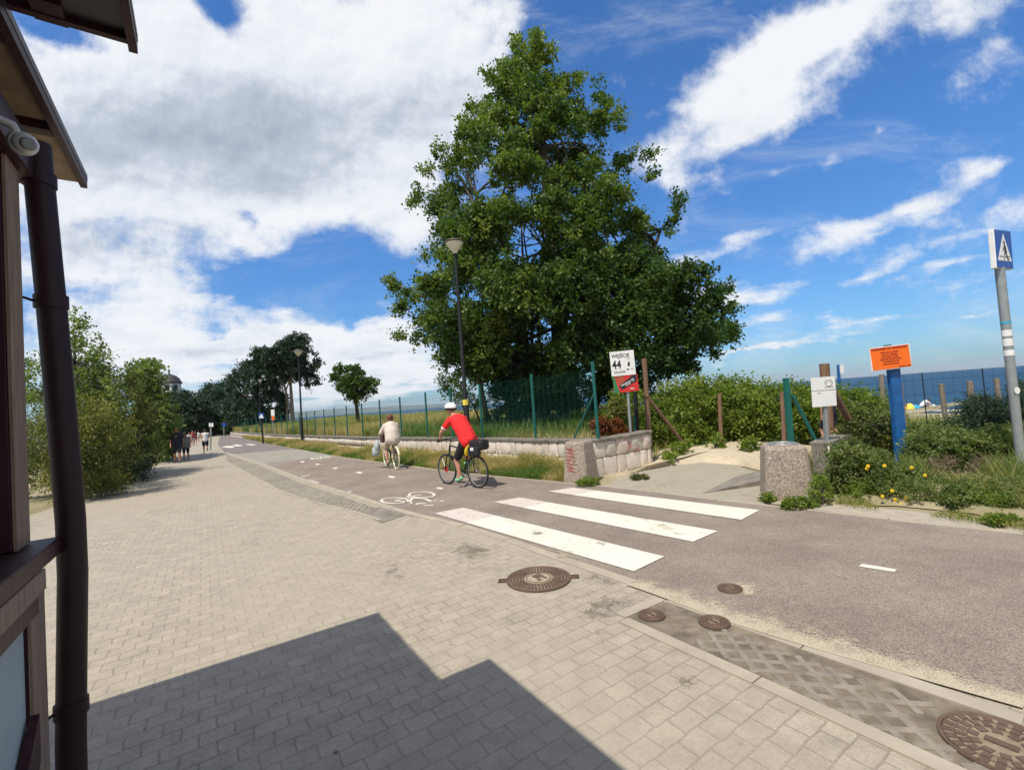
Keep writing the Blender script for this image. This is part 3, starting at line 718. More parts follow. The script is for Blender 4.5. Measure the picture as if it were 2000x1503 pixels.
# sand at the beach entrance (gentle heap)
def heap(name,pxs,mat,h,z=.006,seed=0,noise=.06):
    P=PX(pxs); c=sum(P)/len(P); ring=resample(P+[P[0]],.35)[:-1]; V=[];Fs=[];n=len(ring);K=7
    for k in range(K+1):
        t=k/K
        for p in ring:
            q=p*(1-t)+c*t; V.append((q[0],q[1],z+h*math.sin(t*math.pi/2)**.8*(.7+.6*float(pnoise(q[0],q[1],.8,seed)))*(1 if k else 0)+ (noise*float(pnoise(q[0],q[1],.25,seed+1)) if k else -.02)))
    Fs=[(k*n+i,k*n+(i+1)%n,(k+1)*n+(i+1)%n,(k+1)*n+i) for k in range(K) for i in range(n)]
    me=np_mesh(name,V,Fs,smooth=True)
    if sum(p.normal.z for p in me.polygons)<0: me.flip_normals()
    return struct(link_mesh(name,me,None,mat))
heap('sand_bank',[(1225,926),(1290,912),(1370,903),(1450,909),(1520,925),(1620,925),(1640,880),(1560,866),(1450,862),(1350,862),(1282,872),(1270,903)],'sand',.16,seed=3)
heap('soil_bank',[(1600,985),(1750,985),(1900,1000),(2100,1040),(2200,1000),(2100,955),(1900,925),(1700,925),(1610,940)],'dune_soil',.05,seed=5)
# ------------------------------------------------------------------ painted markings
def quad(name,pxs,mat,z=.009): return struct(sheet(name,PX(pxs),mat,z))
def lerp(a,b,t): return (a[0]*(1-t)+b[0]*t,a[1]*(1-t)+b[1]*t)
for (A,B,C,Dd,t) in [((848,1003),(905,992),(1298,1088),(1238,1117),.235),((965,981),(1015,972),(1402,1038),(1354,1059),.20),((1070,960),(1118,953),(1484,997),(1448,1016),.17)]:
    tt=.004
    a2,b2=G(*A),G(*B); c2,d2=G(*C),G(*Dd); m0=a2*(1-t)+d2*t; m1=b2*(1-t)+c2*t; g=unit(d2-a2)*.003
    struct(sheet('zebra_stripe',[m0+g,m1+g,c2,d2],'paint_white',.012)); struct(sheet('faded_stripe',[a2,b2,m1-g,m0-g],'paint_faded',.012))
quad('lane_mark',[(1684,1102),(1752,1113),(1747,1118),(1678,1107)],'paint_white')
for q in [[(761,929),(773,931),(767,934),(757,931)],[(700,921),(709,922.5),(703,925),(694,923)],[(654,913),(661,914),(656,916),(650,915)],[(619,905),(626,906),(621,908),(615,907)],[(589,900),(596,901),(592,903),(586,902)],[(855,951.5),(866,953),(862,956),(851,954)]]: quad('lane_mark',q,'paint_white')
for q in [[(444,870.5),(460,871.5),(453,874.5),(432,873.5)],[(462,868),(475,869.5),(467,871.5),(452,870)],[(485,866.8),(500,868),(494,869.5),(478,868)]]: quad('zebra_stripe',q,'paint_white')
for q in [[(670,961),(688,959),(684,963),(668,965)],[(604,936),(625,942),(618,946),(600,943)],[(588,930),(606,927),(604,929),(588,932)]]: quad('worn_mark',q,'paint_worn')
# bicycle pictogram: laid out in the pixel grid of the photo, then put on the ground
def zp(x,y): return G(440+x/4.348,860+y/4.348)
mb=MB()
def gband(pts,w,closed=False):
    P=[np.array([p[0],p[1],0.]) for p in pts]; n=len(P)
    I=[];O=[]
    for i in range(n):
        a=P[(i-1)%n] if closed or i else P[i]; b=P[(i+1)%n] if closed or i<n-1 else P[i]
        t=unit(b-a); nn_=np.array([t[1],-t[0],0]); I.append(P[i]+nn_*w/2); O.append(P[i]-nn_*w/2)
    V=I+O; m_=n if closed else n-1
    V=[v+[0,0,.011] for v in V]; mb.add(V,[(i,(i+1)%n,n+(i+1)%n,n+i) for i in range(m_)])
for (cx_,cy_,rx,ry) in ((1440,513,115,24),(1668,463,108,25)):
    gband([zp(cx_+rx*math.cos(t),cy_+ry*math.sin(t)) for t in np.linspace(0,2*math.pi,28,endpoint=False)],.055,True)
for pl_ in ([(1440,513),(1560,528)],[(1668,463),(1540,480),(1590,495),(1560,528)],[(1590,490),(1700,495)],[(1560,528),(1640,545)],[(1590,535),(1700,540)],[(1690,556),(1770,552)],[(1690,495),(1750,520),(1800,510)],[(1820,520),(1860,514)],[(1440,513),(1500,500)]):
    gband([zp(*p) for p in pl_],.06)
o=struct(mb.build('bicycle_marking','paint_white'))
mb=MB()
for (cx_,cy_,rx,ry) in ((770,155,40,6),(850,143,40,6)): gband([zp(cx_+rx*math.cos(t),cy_+ry*math.sin(t)) for t in np.linspace(0,2*math.pi,20,endpoint=False)],.10,True)
gband([zp(770,155),zp(850,143),zp(920,137)],.14)
struct(mb.build('bicycle_marking','paint_white'))
# ------------------------------------------------------------------ manhole covers
def manhole(label,px,py,r,ring,style,group=None,lugs=False,rust='cast_iron'):
    c=G(px,py); t=thing('manhole_cover',label,'manhole cover',c,ROADANG,group); z=.014
    MB().lathe((0,0,0),[(r*.93,z-.012),(r*.93,z),(r,z+.004),(r,z-.012)],40,False).build('frame',rust,t)
    MB().lathe((0,0,0),[(r*.915,z-.012),(r*.915,z)],40,False).build('lid_plate','iron_sandy',t); b=MB()
    if style=='block':
        for k,(rr,num) in enumerate([(.86,52),(.76,46),(.66,40),(.56,34)]):
            for i in range(num):
                a=2*math.pi*(i+.5*(k%2))/num; p=np.array([math.cos(a),math.sin(a),0])*rr*r
                b.box(p+[0,0,z+.002],(r*.075,2*math.pi*rr*r/num*.62,.008),rz=a)
        b.torus((0,0,z+.001),r*.485,.006,(0,0,1),36,5)
    else:
        for rr,num in [(.82,22),(.62,18),(.42,10)]:
            for i in range(num):
                a=2*math.pi*i/num; b.box((math.cos(a)*rr*r,math.sin(a)*rr*r,z+.002),(r*.15,2*math.pi*rr*r/num*.62,.007),rz=a)
        for q in (.52,.72,.9): b.torus((0,0,z),r*q,.004,(0,0,1),30,5)
    b.build('lid',rust,t)
    c2=MB(); 
    if style=='block':
        c2.lathe((0,0,0),[(r*.43,z),(r*.43,z+.003)],30,False)
        c2.build('centre_plate','iron_pale',t)
        d=MB(); d.torus((0,0,z+.004),r*.38,.005,(0,0,1),30,5); d.box((r*.12,-.02,z+.005),(r*.28,r*.3,.006)); d.box((-r*.15,r*.08,z+.005),(r*.12,r*.12,.006)); d.box((-r*.12,-r*.15,z+.005),(r*.2,r*.06,.006)); d.build('emblem',rust,t)
    else:
        c2.box((0,0,z+.004),(r*.5,r*.18,.006)); c2.build('centre_plate',rust,t)
    if lugs:
        for s_ in(-1,1):
            l_=MB(); l_.o=np.zeros(3); ang=R(-2)-ROADANG
            d=np.array([math.cos(ang),math.sin(ang),0])*s_; q=np.array([-d[1],d[0],0])
            for w_ in(-1,1): l_.box(d*r*1.10+q*.03*w_+[0,0,.008],(.10,.014,.016),ax=(d,q,(0,0,1)))
            l_.box(d*r*1.19+[0,0,.008],(.02,.075,.016),ax=(d,q,(0,0,1))); l_.build('lug',rust,t)
    return t
manhole('large round manhole cover with side lugs in the paving just below the zebra crossing',1052,1131,.325,1,'block',lugs=True)
manhole('small round iron valve cover in the red asphalt, ringed by pale sand',1426,1151,.105,1,'r')
manhole('small rusty valve cover at the left end of the dirty drain strip',1273,1203,.105,1,'r')
manhole('small reddish rusty valve cover in the drain strip, touching the kerb',1395,1217,.115,1,'r')
manhole('large round manhole cover cut off by the right edge, set in the lattice paving',1957,1458,.23,1,'r')
# ------------------------------------------------------------------ stone walls and fence
WB=PX([(1163,928),(1000,912),(900,903),(820,897),(700,884),(600,869),(530,862)]); WB.append(G(450,851))
WB=[np.array(p) for p in WB]
WZ=[.80,.79,.78,.77,.72,.60,.57,.55]
def blockwall(name,label,line,zs,thick,side,parentgroup=None,base=-.05,bw=(.24,.46),rows=(.55,),detail=12):
    """rock-faced block wall; side=+1 body lies on the right of travel direction"""
    t=thing(name,label,'wall',line[0]); org=np.array(line[0])
    P=[np.array(p,float) for p in line]; l=[0]
    for a,b in zip(P[:-1],P[1:]): l.append(l[-1]+np.linalg.norm(b-a))
    A=np.array(P)
    def pos(s_):
        return np.array([np.interp(s_,l,A[:,0]),np.interp(s_,l,A[:,1]),0])
    def ztop(s_): return float(np.interp(s_,l,zs))
    V=[];Fq=[];T=[];vb=0
    for r in range(2):
        s_=0.0
        while s_<l[-1]:
            wv=random.uniform(*bw)*(1 if s_<25 else 1.5); e=min(l[-1],s_+wv)
            # do not cross a corner
            for q in l[1:-1]:
                if s_+.02<q<e and q<6: e=q
            a=pos(s_+.006); b=pos(e-.006); d=unit(b-a) if np.linalg.norm(b-a)>1e-6 else AX; n_=np.array([d[1],-d[0],0])*side
            zt=ztop((s_+e)/2)-.07; zm=zt-.36 if r==0 else base
            z0,z1=(zm+.006,zt) if r==0 else (base,zt-.372)
            if r==1 and z1<.05: s_=e; continue
            m_=5 if s_<detail else 2; tint=min(1,max(0,random.gauss(.45,.25)))
            bul=random.uniform(.008,.03); grid_=[]
            for j in range(m_):
                for i in range(m_):
                    u,v=i/(m_-1),j/(m_-1); edge=min(u,1-u,v,1-v)
                    off=-bul*(1 if edge>0 else 0)+ (random.uniform(-.013,.013) if edge>0 else random.uniform(-.002,.004))
                    grid_.append(a*(1-u)+b*u+np.array([0,0,z0*(1-v)+z1*v])+n_*off)
            back=[q+n_*.14 for q in (grid_[0],grid_[m_-1],grid_[-1],grid_[-m_])]
            V+=grid_+back; T+=[tint]*(len(grid_)+4)
            Fq+=[(vb+j*m_+i,vb+j*m_+i+1,vb+(j+1)*m_+i+1,vb+(j+1)*m_+i) for j in range(m_-1) for i in range(m_-1)]
            k=vb+m_*m_; c0_,c1_,c2_,c3_=vb,vb+m_-1,vb+m_*m_-1,vb+m_*m_-m_
            Fq+=[(c0_,c1_,k+1,k),(c1_,c2_,k+2,k+1),(c2_,c3_,k+3,k+2),(c3_,c0_,k,k+3)]
            vb+=m_*m_+4; s_=e
    me=np_mesh('stone_blocks',np.array(V)-org,Fq,tint=T)
    import bmesh
    bm=bmesh.new(); bm.from_mesh(me); bmesh.ops.recalc_face_normals(bm,faces=bm.faces); bm.to_mesh(me); bm.free()
    link_mesh('stone_blocks',me,t,'stone_block')
    core=MB(org); cap=MB(org)
    S_=[0]
    while S_[-1]<l[-1]-1e-6:
        nxt=S_[-1]+random.uniform(.7,1.1)
        for q in l[1:]:
            if S_[-1]+1e-6<q<nxt: nxt=q
        S_.append(min(nxt,l[-1]))
    for s0,s1 in zip(S_[:-1],S_[1:]):
        if s1-s0<.02: continue
        a=pos(s0+.003); b=pos(s1-.003); d=unit(b-a); n_=np.array([d[1],-d[0],0])*side; z0,z1=ztop(s0),ztop(s1)
        core.prism([a+n_*.03+[0,0,base],b+n_*.03+[0,0,base],b+n_*(thick-.02)+[0,0,base],a+n_*(thick-.02)+[0,0,base]],(0,0,min(z0,z1)-.066-base))
        dz=random.uniform(-.006,.006); w0=-.045+random.uniform(-.008,.008)
        q=[a+n_*w0+[0,0,z0-.062+dz],b+n_*w0+[0,0,z1-.062+dz],b+n_*thick+[0,0,z1-.062+dz],a+n_*thick+[0,0,z0-.062+dz]]
        cap.prism(q,(0,0,.062))
    core.build('wall_core','stone_cap',t); cap.build('coping','stone_cap',t,.008)
    return t
side=1
blockwall('stone_wall','long low wall of pale stone blocks beside the cycle path, under the green fence',WB,WZ,.34,1)
E0,E1=G(1163,928),G(1274,907)
blockwall('stone_wall','short angled pinkish block wall behind the darker pebbledash bin at the beach entrance',[E0+unit(E1-E0)*.02,E1,E1+np.array([.10,.36,0])],[.80,.84,.84],.34,-1)
q0=G(1626,938); 
blockwall('stone_wall','short grey stone wall half hidden by weeds behind the bin with the metal rim',[q0,q0+np.array([.9,.9,0]),q0+np.array([1.6,1.4,0])],[.68,.68,.62],.30,-1)
# graffiti strokes sprayed on the angled wall
aw_=[o for o in bpy.data.objects if o.name.startswith('stone_wall')][1]
fd=unit(E1-E0); fn=np.array([fd[1],-fd[0],0]); fn=fn if np.dot(fn,CAM-E0)>0 else -fn; gb=MB(aw_.location)
for k,(s0,z0) in enumerate([(.95,.56),(1.10,.50),(1.25,.60),(1.38,.48),(1.05,.66),(1.3,.38)]):
    gb.tube([E0+fd*(s0+.07*math.sin(i*1.3+k*2))+fn*.016+[0,0,z0+.08*math.cos(i*1.1+k)] for i in range(7)],.006,4,False,False)
gb.build('graffiti','graffiti_red',aw_)
# fence
def wall_at(px):
    """point on the wall line under pixel column px"""
    best=None
    for a,b in zip(WB[:-1],WB[1:]):
        for t in np.linspace(0,1,200):
            p=a*(1-t)+b*t; v=Vector(tuple(p-CAM)); xc=v.dot(vr)/(-v.dot(vb))*F+CX
            if best is None or abs(xc-px)<best[0]: best=(abs(xc-px),p,b-a)
    d=unit(best[2]); return best[1]+np.array([d[1],-d[0],0])*.20
def capz(p): 
    i=min(range(len(WB)),key=lambda k:np.linalg.norm(WB[k]-p)); D_=[q[1] for q in WB]; return float(np.interp(p[1],D_,WZ))
posts_px=[(1184,1.80),(1040,1.72),(936,1.62),(878,1.62),(829,1.58),(778,1.55),(738,1.55),(703,1.5),(673,1.5),(649,1.5),(629,1.5),(611,1.5),(595,1.5),(581,1.5),(568,1.5),(557,1.5),(546,1.5),(536,1.5),(527,1.5)]
posts=[(wall_at(px),h) for px,h in posts_px]
d_=unit(WB[-1]-WB[-2]); pl0=posts[-1][0]
for k in range(1,9): posts.append((pl0+d_*2.6*k,1.5))
fence=thing('mesh_fence','green wire mesh fence on tall green posts along the top of the long wall','fence',posts[0][0]+[0,0,.8])
fo=np.array(fence.location)
for p,h in posts:
    z=capz(p); q=np.array([p[0],p[1],z-.02]); MB(fo).box(q+[0,0,(h+.02)/2],(.05,.05,h+.02),rz=ROADANG).build('post','green_paint',fence)
wm=MB(fo)
for k,((p,h),(q,g)) in enumerate(zip(posts[:-1],posts[1:])):
    zp0,zq0=capz(p),capz(q); hh=1.55 if k<2 else 1.42; step=.05 if k<2 else (.10 if k<6 else .2); m_=int(hh/step); rw=.0023 if k<2 else .0024
    for i in range(m_+1):
        z=.05+i*step; wm.tube([np.array([p[0],p[1],zp0+z]),np.array([q[0],q[1],zq0+z])],rw,3,False,False)
    ln=np.linalg.norm(q-p); nv=int(ln/(.2 if k<6 else .4))
    for i in range(1,nv):
        t=i/nv; b=p*(1-t)+q*t; zb=zp0*(1-t)+zq0*t; wm.tube([np.array([b[0],b[1],zb+.03]),np.array([b[0],b[1],zb+hh])],.0016,3,False,False)
wm.build('mesh_panel','green_wire',fence)
p,h=posts[0]; d=unit(posts[1][0]-p); MB(fo).tube([p+d*.03+[0,0,.8+1.05],p+d*.75+[0,0,.82]],.02,6).build('brace','green_paint',fence)
# ------------------------------------------------------------------ poles: helper that stands a pole between two pixels
def pole_pts(px0,py0,px1,py1,Y,Yt=None):
    return at(px0,py0,Y),at(px1,py1,Y if Yt is None else Yt)
def wood_post(label,bx,by,tx,ty,Y,r,mat='wood_brown',brace=None,group=None,sink=.25):
    b,tp=pole_pts(bx,by,tx,ty,Y); b=b-np.array([0,0,sink]); t=thing('wooden_post',label,'post',b,0,group)
    n=6; pts=[b+(tp-b)*i/n+rng.normal(size=3)*[.004,.004,0] for i in range(n+1)]
    MB(b).tube(pts,[r*random.uniform(.94,1.06) for _ in pts],10,True).build('shaft',mat,t)
    if brace:
        a=at(brace[0],brace[1],Y-.05); c=at(brace[2],brace[3],brace[4]); MB(b).tube([a,c-np.array([0,0,.1])],r*.72,8).build('brace',mat,t)
    return t
wood_post('tall reddish wooden post with a long slanting brace beside the angled stone wall',1268,850,1258,700,12.1,.065,brace=(1262,772,1345,872,12.6))
wood_post('short dark wooden post standing against the tall green shrubs',1408,856,1405,768,13.3,.055)
wood_post('slim brown wooden post just left of the green angled fence post',1531,852,1527,766,11.5,.05)
wood_post('thick brown wooden post rising behind the white notice board, with a slanting brace',1622,868,1610,710,10.2,.10,brace=(1628,765,1690,872,10.6))
wood_post('grey weathered post on the dune, left of the orange notice',1726,850,1722,731,13.0,.06,'wood_grey')
wood_post('thin grey post close behind the blue signpost',1768,850,1758,748,12.0,.055,'wood_grey')
wood_post('leaning weathered post right of the crouching beach visitor',1848,830,1838,749,13.5,.065,'wood_grey')
wood_post('weathered post among dark feathery shrubs, right of the leaning weathered post',1900,800,1893,744,12.0,.07,'wood_grey')
wood_post('weathered post next to the crossing sign pole',1952,800,1946,738,11.0,.055,'wood_grey')
def steel_pole(label,bx,by,tx,ty,Y,r,mat,name='metal_post',cat='post',square=False,brace=None,sink=.1,cap=False):
    b,tp=pole_pts(bx,by,tx,ty,Y); b=b-np.array([0,0,sink]); t=thing(name,label,cat,b)
    m=MB(b)
    if square: m.box((b+tp)/2,(2*r,2*r,np.linalg.norm(tp-b)),ax=(unit(np.cross([0,1,0],tp-b)),unit(np.cross(tp-b,np.cross([0,1,0],tp-b))),unit(tp-b)))
    else: m.tube([b,tp],r,10)
    m.build('shaft',mat,t)
    if brace: MB(b).tube([at(brace[0],brace[1],Y-.02),at(brace[2],brace[3],brace[4])],r*.8,6).build('brace',mat,t)
    return t
steel_pole('green square fence post with a slanting green brace, behind the bin with the metal rim',1546,880,1535,738,8.9,.042,'green_paint',square=True,brace=(1548,772,1606,885,8.9))
steel_pole('thin black metal post behind the beach entrance sign',1246,850,1240,765,12.3,.05,'lamp_black')
steel_pole('short green stake at the foot of the black post behind the angled wall',1241,848,1239,815,12.0,.02,'green_paint')
steel_pole('leaning white stake on the dune against the sea',1478,780,1483,753,22,.05,'sign_white')
# ------------------------------------------------------------------ signs
def board(m,c,X,Y,w_,h_,th,mat,parent,org,name='panel',bev=0):
    X=unit(X);Y=unit(Y);Z=np.cross(X,Y); mb=MB(org); mb.box(c,(w_,h_,th),ax=(X,Y,Z)); return mb.build(name,mat,parent,bev)
def sgn(tl,tr,bl,Y,Yr=None):
    """corner pixels -> centre, axes, size"""
    A=at(*tl,Y);B=at(*tr,Yr or Y);C_=at(*bl,Y); c=(B+C_)/2; return c,B-A,A-C_,np.linalg.norm(B-A),np.linalg.norm(A-C_)
# beach entrance sign
Y=11.6
b,tp=pole_pts(1232,850,1221,690,Y); t=thing('entrance_sign','white sign reading WEJŚCIE 44 above a red and green advert, under the big tree','sign',b)
MB(b).tube([b-[0,0,.1],tp],.035,10).build('pole','grey_steel',t)
c,X,Yv,w_,h_=sgn((1190,687.5),(1237,683),(1195,735),Y-.06); pn=board(None,c,X,Yv,w_,h_,.012,'sign_white',t,b,'upper_panel')
def mk(c,X,Yv,u,v,off,org):
    X=unit(X);Yv=unit(Yv-X*np.dot(X,Yv)); Z=np.cross(X,Yv); p=c+X*u+Yv*v+Z*off-org; return plane_mat(p,tuple(X),tuple(Yv))
sgnf=-1 if np.cross(unit(X),unit(Yv))[1]>0 else 1
of=.0075
text('word','WEJŚCIE',.125,'sign_black',pn,mk(c,X,Yv,-w_*.44,h_*.30,of,b),bold=.002,xs=.93)
text('number','44',.30,'sign_black',pn,mk(c,X,Yv,-w_*.44,-h_*.06,of,b),bold=.006,xs=.75)
text('word','GDAŃSK',.075,'sign_black',pn,mk(c,X,Yv,-w_*.40,-h_*.36,of,b),bold=.0005)
mb=MB(b); Xu,Yu=unit(X),unit(Yv); Zu=np.cross(Xu,Yu)
q=c+Zu*.007+Xu*w_*.24-Yu*h_*.06
mb.prism([q+Xu*dx_+Yu*dy_ for dx_,dy_ in [(-.03,-.04),(.01,-.06),(.035,-.01),(.03,.05),(.005,.075),(-.015,.03)]],Zu*.002)
mb.box(q-Yu*.13-Xu*.03+Zu*.001,(.06,.03,.003),ax=(Xu,Yu,Zu)); mb.box(q-Yu*.12+Xu*.08+Zu*.001,(.07,.014,.003),ax=(Xu,Yu,Zu)); mb.box(q+Yu*.14+Xu*.01+Zu*.001,(.09,.008,.003),ax=(Xu,Yu,Zu)); mb.build('pictogram','sign_black',pn)
c,X,Yv,w2,h2=sgn((1196,735.5),(1244,729.5),(1200,768),Y-.05); pn=board(None,c,X,Yv,w2,h2,.012,'sign_red',t,b,'advert_panel')
Xu,Yu=unit(X),unit(Yv-unit(X)*np.dot(unit(X),Yv)); Zu=np.cross(Xu,Yu)
mb=MB(b); o_=c+Zu*.0065
mb.prism([o_+Xu*u*w2+Yu*v*h2 for u,v in [(-.5,.5),(-.42,.5),(-.28,-.5),(-.5,-.5)]],Zu*.002); 
for k in range(5):
    s_=-.36+k*.06; mb.prism([o_+Xu*u*w2+Yu*v*h2 for u,v in [(s_,.5),(s_+.02,.5),(s_+.15,-.1),(s_+.13,-.1)]],Zu*.002)
mb.build('green_stripes','sign_green',pn)
MB(b).prism([o_+Xu*u*w2+Yu*v*h2 for u,v in [(-.28,-.12),(-.18,-.34),(.46,.08),(.46,.48),(.3,.45)]],Zu*.0032).build('dark_band','sign_black',pn)
mb=MB(b); mb.prism([o_+Xu*u*w2+Yu*v*h2 for u,v in [(-.2,-.08),(-.19,-.13),(.22,.10),(.21,.15)]],Zu*.0045); mb.prism([o_+Xu*u*w2+Yu*v*h2 for u,v in [(-.02,-.11),(-.01,-.15),(.2,-.02),(.19,.02)]],Zu*.0045); mb.torus(o_+Xu*.30*w2+Yu*.17*h2+Zu*.004,.028,.007,Zu,14,4); mb.build('white_print','sign_white',pn)
text('word','Plaża',.045,'sign_white',pn,mk(c,X,Yv,w2*.16,-h2*.33,of,b),bold=.002)
# white notice board
Y=8.5; b=at(1618,925,Y); tp=at(1607,735,Y); t=thing('notice_sign','blank white two-part notice board on a grey pole beside the metal-rimmed bin','sign',b)
MB(b).box((b+tp)/2-[0,0,.05],(.06,.06,np.linalg.norm(tp-b)+.1),ax=(unit(np.cross([0,1,0],tp-b)),unit(np.cross(tp-b,np.cross([0,1,0],tp-b))),unit(tp-b))).build('pole','grey_steel',t)
c,X,Yv,w_,h_=sgn((1583,738),(1630,734),(1585,763.5),Y-.05); pn=board(None,c,X,Yv,w_,h_,.012,'sign_white',t,b,'upper_panel')
Xu,Yu=unit(X),unit(Yv); Zu=np.cross(Xu,Yu); q=c+Xu*w_*.22+Yu*h_*.05+Zu*.006
mb=MB(b); mb.torus(q,.068,.006,Zu,20,4,arc=(R(150),R(400)))
for dx_,dy_,s_ in ((-.03,.03,.03),(.02,.035,.028),(-.045,-.01,.02),(.05,0,.02)): mb.box(q+Xu*dx_+Yu*dy_,(s_,s_*.8,.003),ax=(Xu,Yu,Zu))
mb.box(q-Yu*.085,(.17,.012,.003),ax=(Xu,Yu,Zu)); mb.build('emblem','grey_ink',pn)
c,X,Yv,w_,h_=sgn((1585,764.5),(1632,761),(1587,795),Y-.05); pn=board(None,c,X,Yv,w_,h_,.012,'sign_white',t,b,'lower_panel')
Xu,Yu=unit(X),unit(Yv); Zu=np.cross(Xu,Yu)
MB(b).box(c-Xu*.09+Yu*h_*.36+Zu*.007,(.07,.012,.003),ax=(Xu,Yu,Zu)).build('scuff','grey_ink',pn)
# orange notice
Y=8.9; b=at(1763,915,Y); tp=at(1741,684,Y); t=thing('warning_sign','bright orange notice with rows of dark red text on a thick blue post','sign',b)
up=unit(tp-b); sx=unit(np.cross([0,1,0],up)); MB(b).box((b+tp)/2-up*.05,(.19,.10,np.linalg.norm(tp-b)+.1),ax=(sx,unit(np.cross(up,sx)),up)).build('post','blue_paint',t)
c,X,Yv,w_,h_=sgn((1697,680),(1775,670.5),(1702,725.5),Y-.12); pn=board(None,c,X,Yv,w_,h_,.02,'sign_white',t,b,'backing_board')
Xu,Yu=unit(X),unit(Yv-unit(X)*np.dot(unit(X),Yv)); Zu=np.cross(Xu,Yu)
fc=MB(b).box(c+Zu*.012,(w_*.955,h_*.93,.006),ax=(Xu,Yu,Zu)).build('orange_face','sign_orange',t)
for k,(s_,sz,v,x0,al) in enumerate([('NADMORSKI PAS TECHNICZNY',.062,.40,0,'CENTER'),('Przebywanie na wydmach',.042,.24,-.02,'CENTER'),('niszczenie roślinności',.042,.14,-.02,'CENTER'),('zakaz wstępu na wydmy',.042,.04,-.02,'CENTER'),('uszkadzanie umocnień brzegu',.042,-.06,-.01,'CENTER'),('oraz zaśmiecanie plaży',.042,-.16,-.01,'CENTER'),('podlega karze grzywny',.042,-.26,-.01,'CENTER'),('Urząd Morski w Gdyni',.032,-.42,.47,'RIGHT')]):
    text('text_line',s_,sz,'orange_ink',fc,mk(c,X,Yv,x0*w_,v*h_,.0155,b),bold=.0035 if k==0 else .002,xs=.80,align=al)
MB(b).box(c+Yu*h_*.5+Xu*.0+Zu*-.02+Yu*.012,(.13,.02,.03),ax=(Xu,Yu,Zu)).build('bracket','lamp_black',t)
# small sign beyond
Y=14.5; b=at(1641,800,Y); tp=at(1637,712,Y); t=thing('dune_sign','small pale sign on a thin blue pole, seen edge-on behind the thick brown post','sign',b)
MB(b).tube([b-[0,0,.8],tp],.045,8).build('pole','blue_paint',t)
c,X,Yv,w_,h_=sgn((1640,713),(1647.5,712),(1641,729),Y-.05); board(None,c,X,Yv,w_,h_,.02,'sign_white',t,b,'plate')
# pedestrian crossing sign
Y=7.4; b=at(1998,935,Y); tp=at(1952,522,Y); t=thing('crossing_sign','blue crossing sign with walking figure on a leaning stickered grey pole','sign',b)
up=unit(tp-b); MB(b).tube([b-up*.3,tp-up*.01],.062,14).build('pole','grey_steel',t)
tl,tr,bl=at(1941,447,Y-.10),at(1974,453,Y+.10),at(1946.5,523,Y-.10); X=tr-tl; Yv=tl-bl; w_=.42;h_=np.linalg.norm(Yv); Xu=unit(X);Yu=unit(Yv-Xu*np.dot(Xu,Yv));Zu=np.cross(Xu,Yu)
Xu=unit(np.array([.94,.34,0])); Xu=unit(Xu-Yu*np.dot(Xu,Yu)); Zu=np.cross(Xu,Yu); w_=.46; c=tl+Xu*w_/2-Yu*h_/2; c=c-Zu*0
bx=MB(b).box(c-Zu*.04,(w_,h_,.08),ax=(Xu,Yu,Zu)).build('light_box','sign_white',t,.012)
fc=MB(b).box(c+Zu*.002,(w_*.97,h_*.975,.006),ax=(Xu,Yu,Zu)).build('blue_face','sign_blue',t)
def face(pts,off,th=.002): return [c+Zu*off+Xu*u*w_+Yu*v*h_ for u,v in pts]
MB(b).prism(face([(0,.40),(.42,-.30),(-.42,-.30)],.0052),Zu*.002).build('triangle','sign_white',fc)
mb=MB(b)
for pts in ([(-.31,-.185),(-.08,-.185),(-.08,-.205),(-.31,-.205)],[(.03,-.185),(.31,-.185),(.31,-.205),(.03,-.205)],
 [(-.02,.12),(.04,.13),(.09,.05),(.07,-.02),(.0,-.02)],[(.0,-.02),(.07,-.02),(.20,-.24),(.27,-.25),(.26,-.28),(.15,-.28)],[(.0,-.02),(.06,-.04),(.0,-.2),(-.02,-.28),(-.09,-.28),(-.04,-.24)],[(.0,.10),(.03,.08),(-.07,-.06),(-.10,-.04)],[(.05,.11),(.09,.08),(.14,-.08),(.11,-.09)]):
    mb.prism(face(pts,.0075),Zu*.002)
mb.prism([c+Zu*.0075+Xu*(.005+.022*math.cos(a))+Yu*(h_*.17+.028*math.sin(a)) for a in np.linspace(0,2*math.pi,12,endpoint=False)],Zu*.002)
mb.build('walking_figure','sign_black',fc)
for (y0,y1,m_) in ((629,634,'umbrella_blue'),(646,658,'sign_white'),(663,677,'sign_white'),(685,696,'sign_white')):
    f0,f1=[(y-522)/(935-522) for y in (y0,y1)]; P0=tp+(b-tp)*f0; P1=tp+(b-tp)*f1; MB(b).tube([P0,P1],.0645,14,True,True).build('sticker',m_,t)
f0=(764-522)/(413); q=tp+(b-tp)*f0; mb=MB(b); mb.prism([q+np.array([0,-.066,0])+np.array([.045*math.cos(a)-.01,-.002,.055*math.sin(a)]) for a in np.linspace(0,2*math.pi,16,endpoint=False)],(0,-.003,0)); mb.build('sticker','sign_white',t)
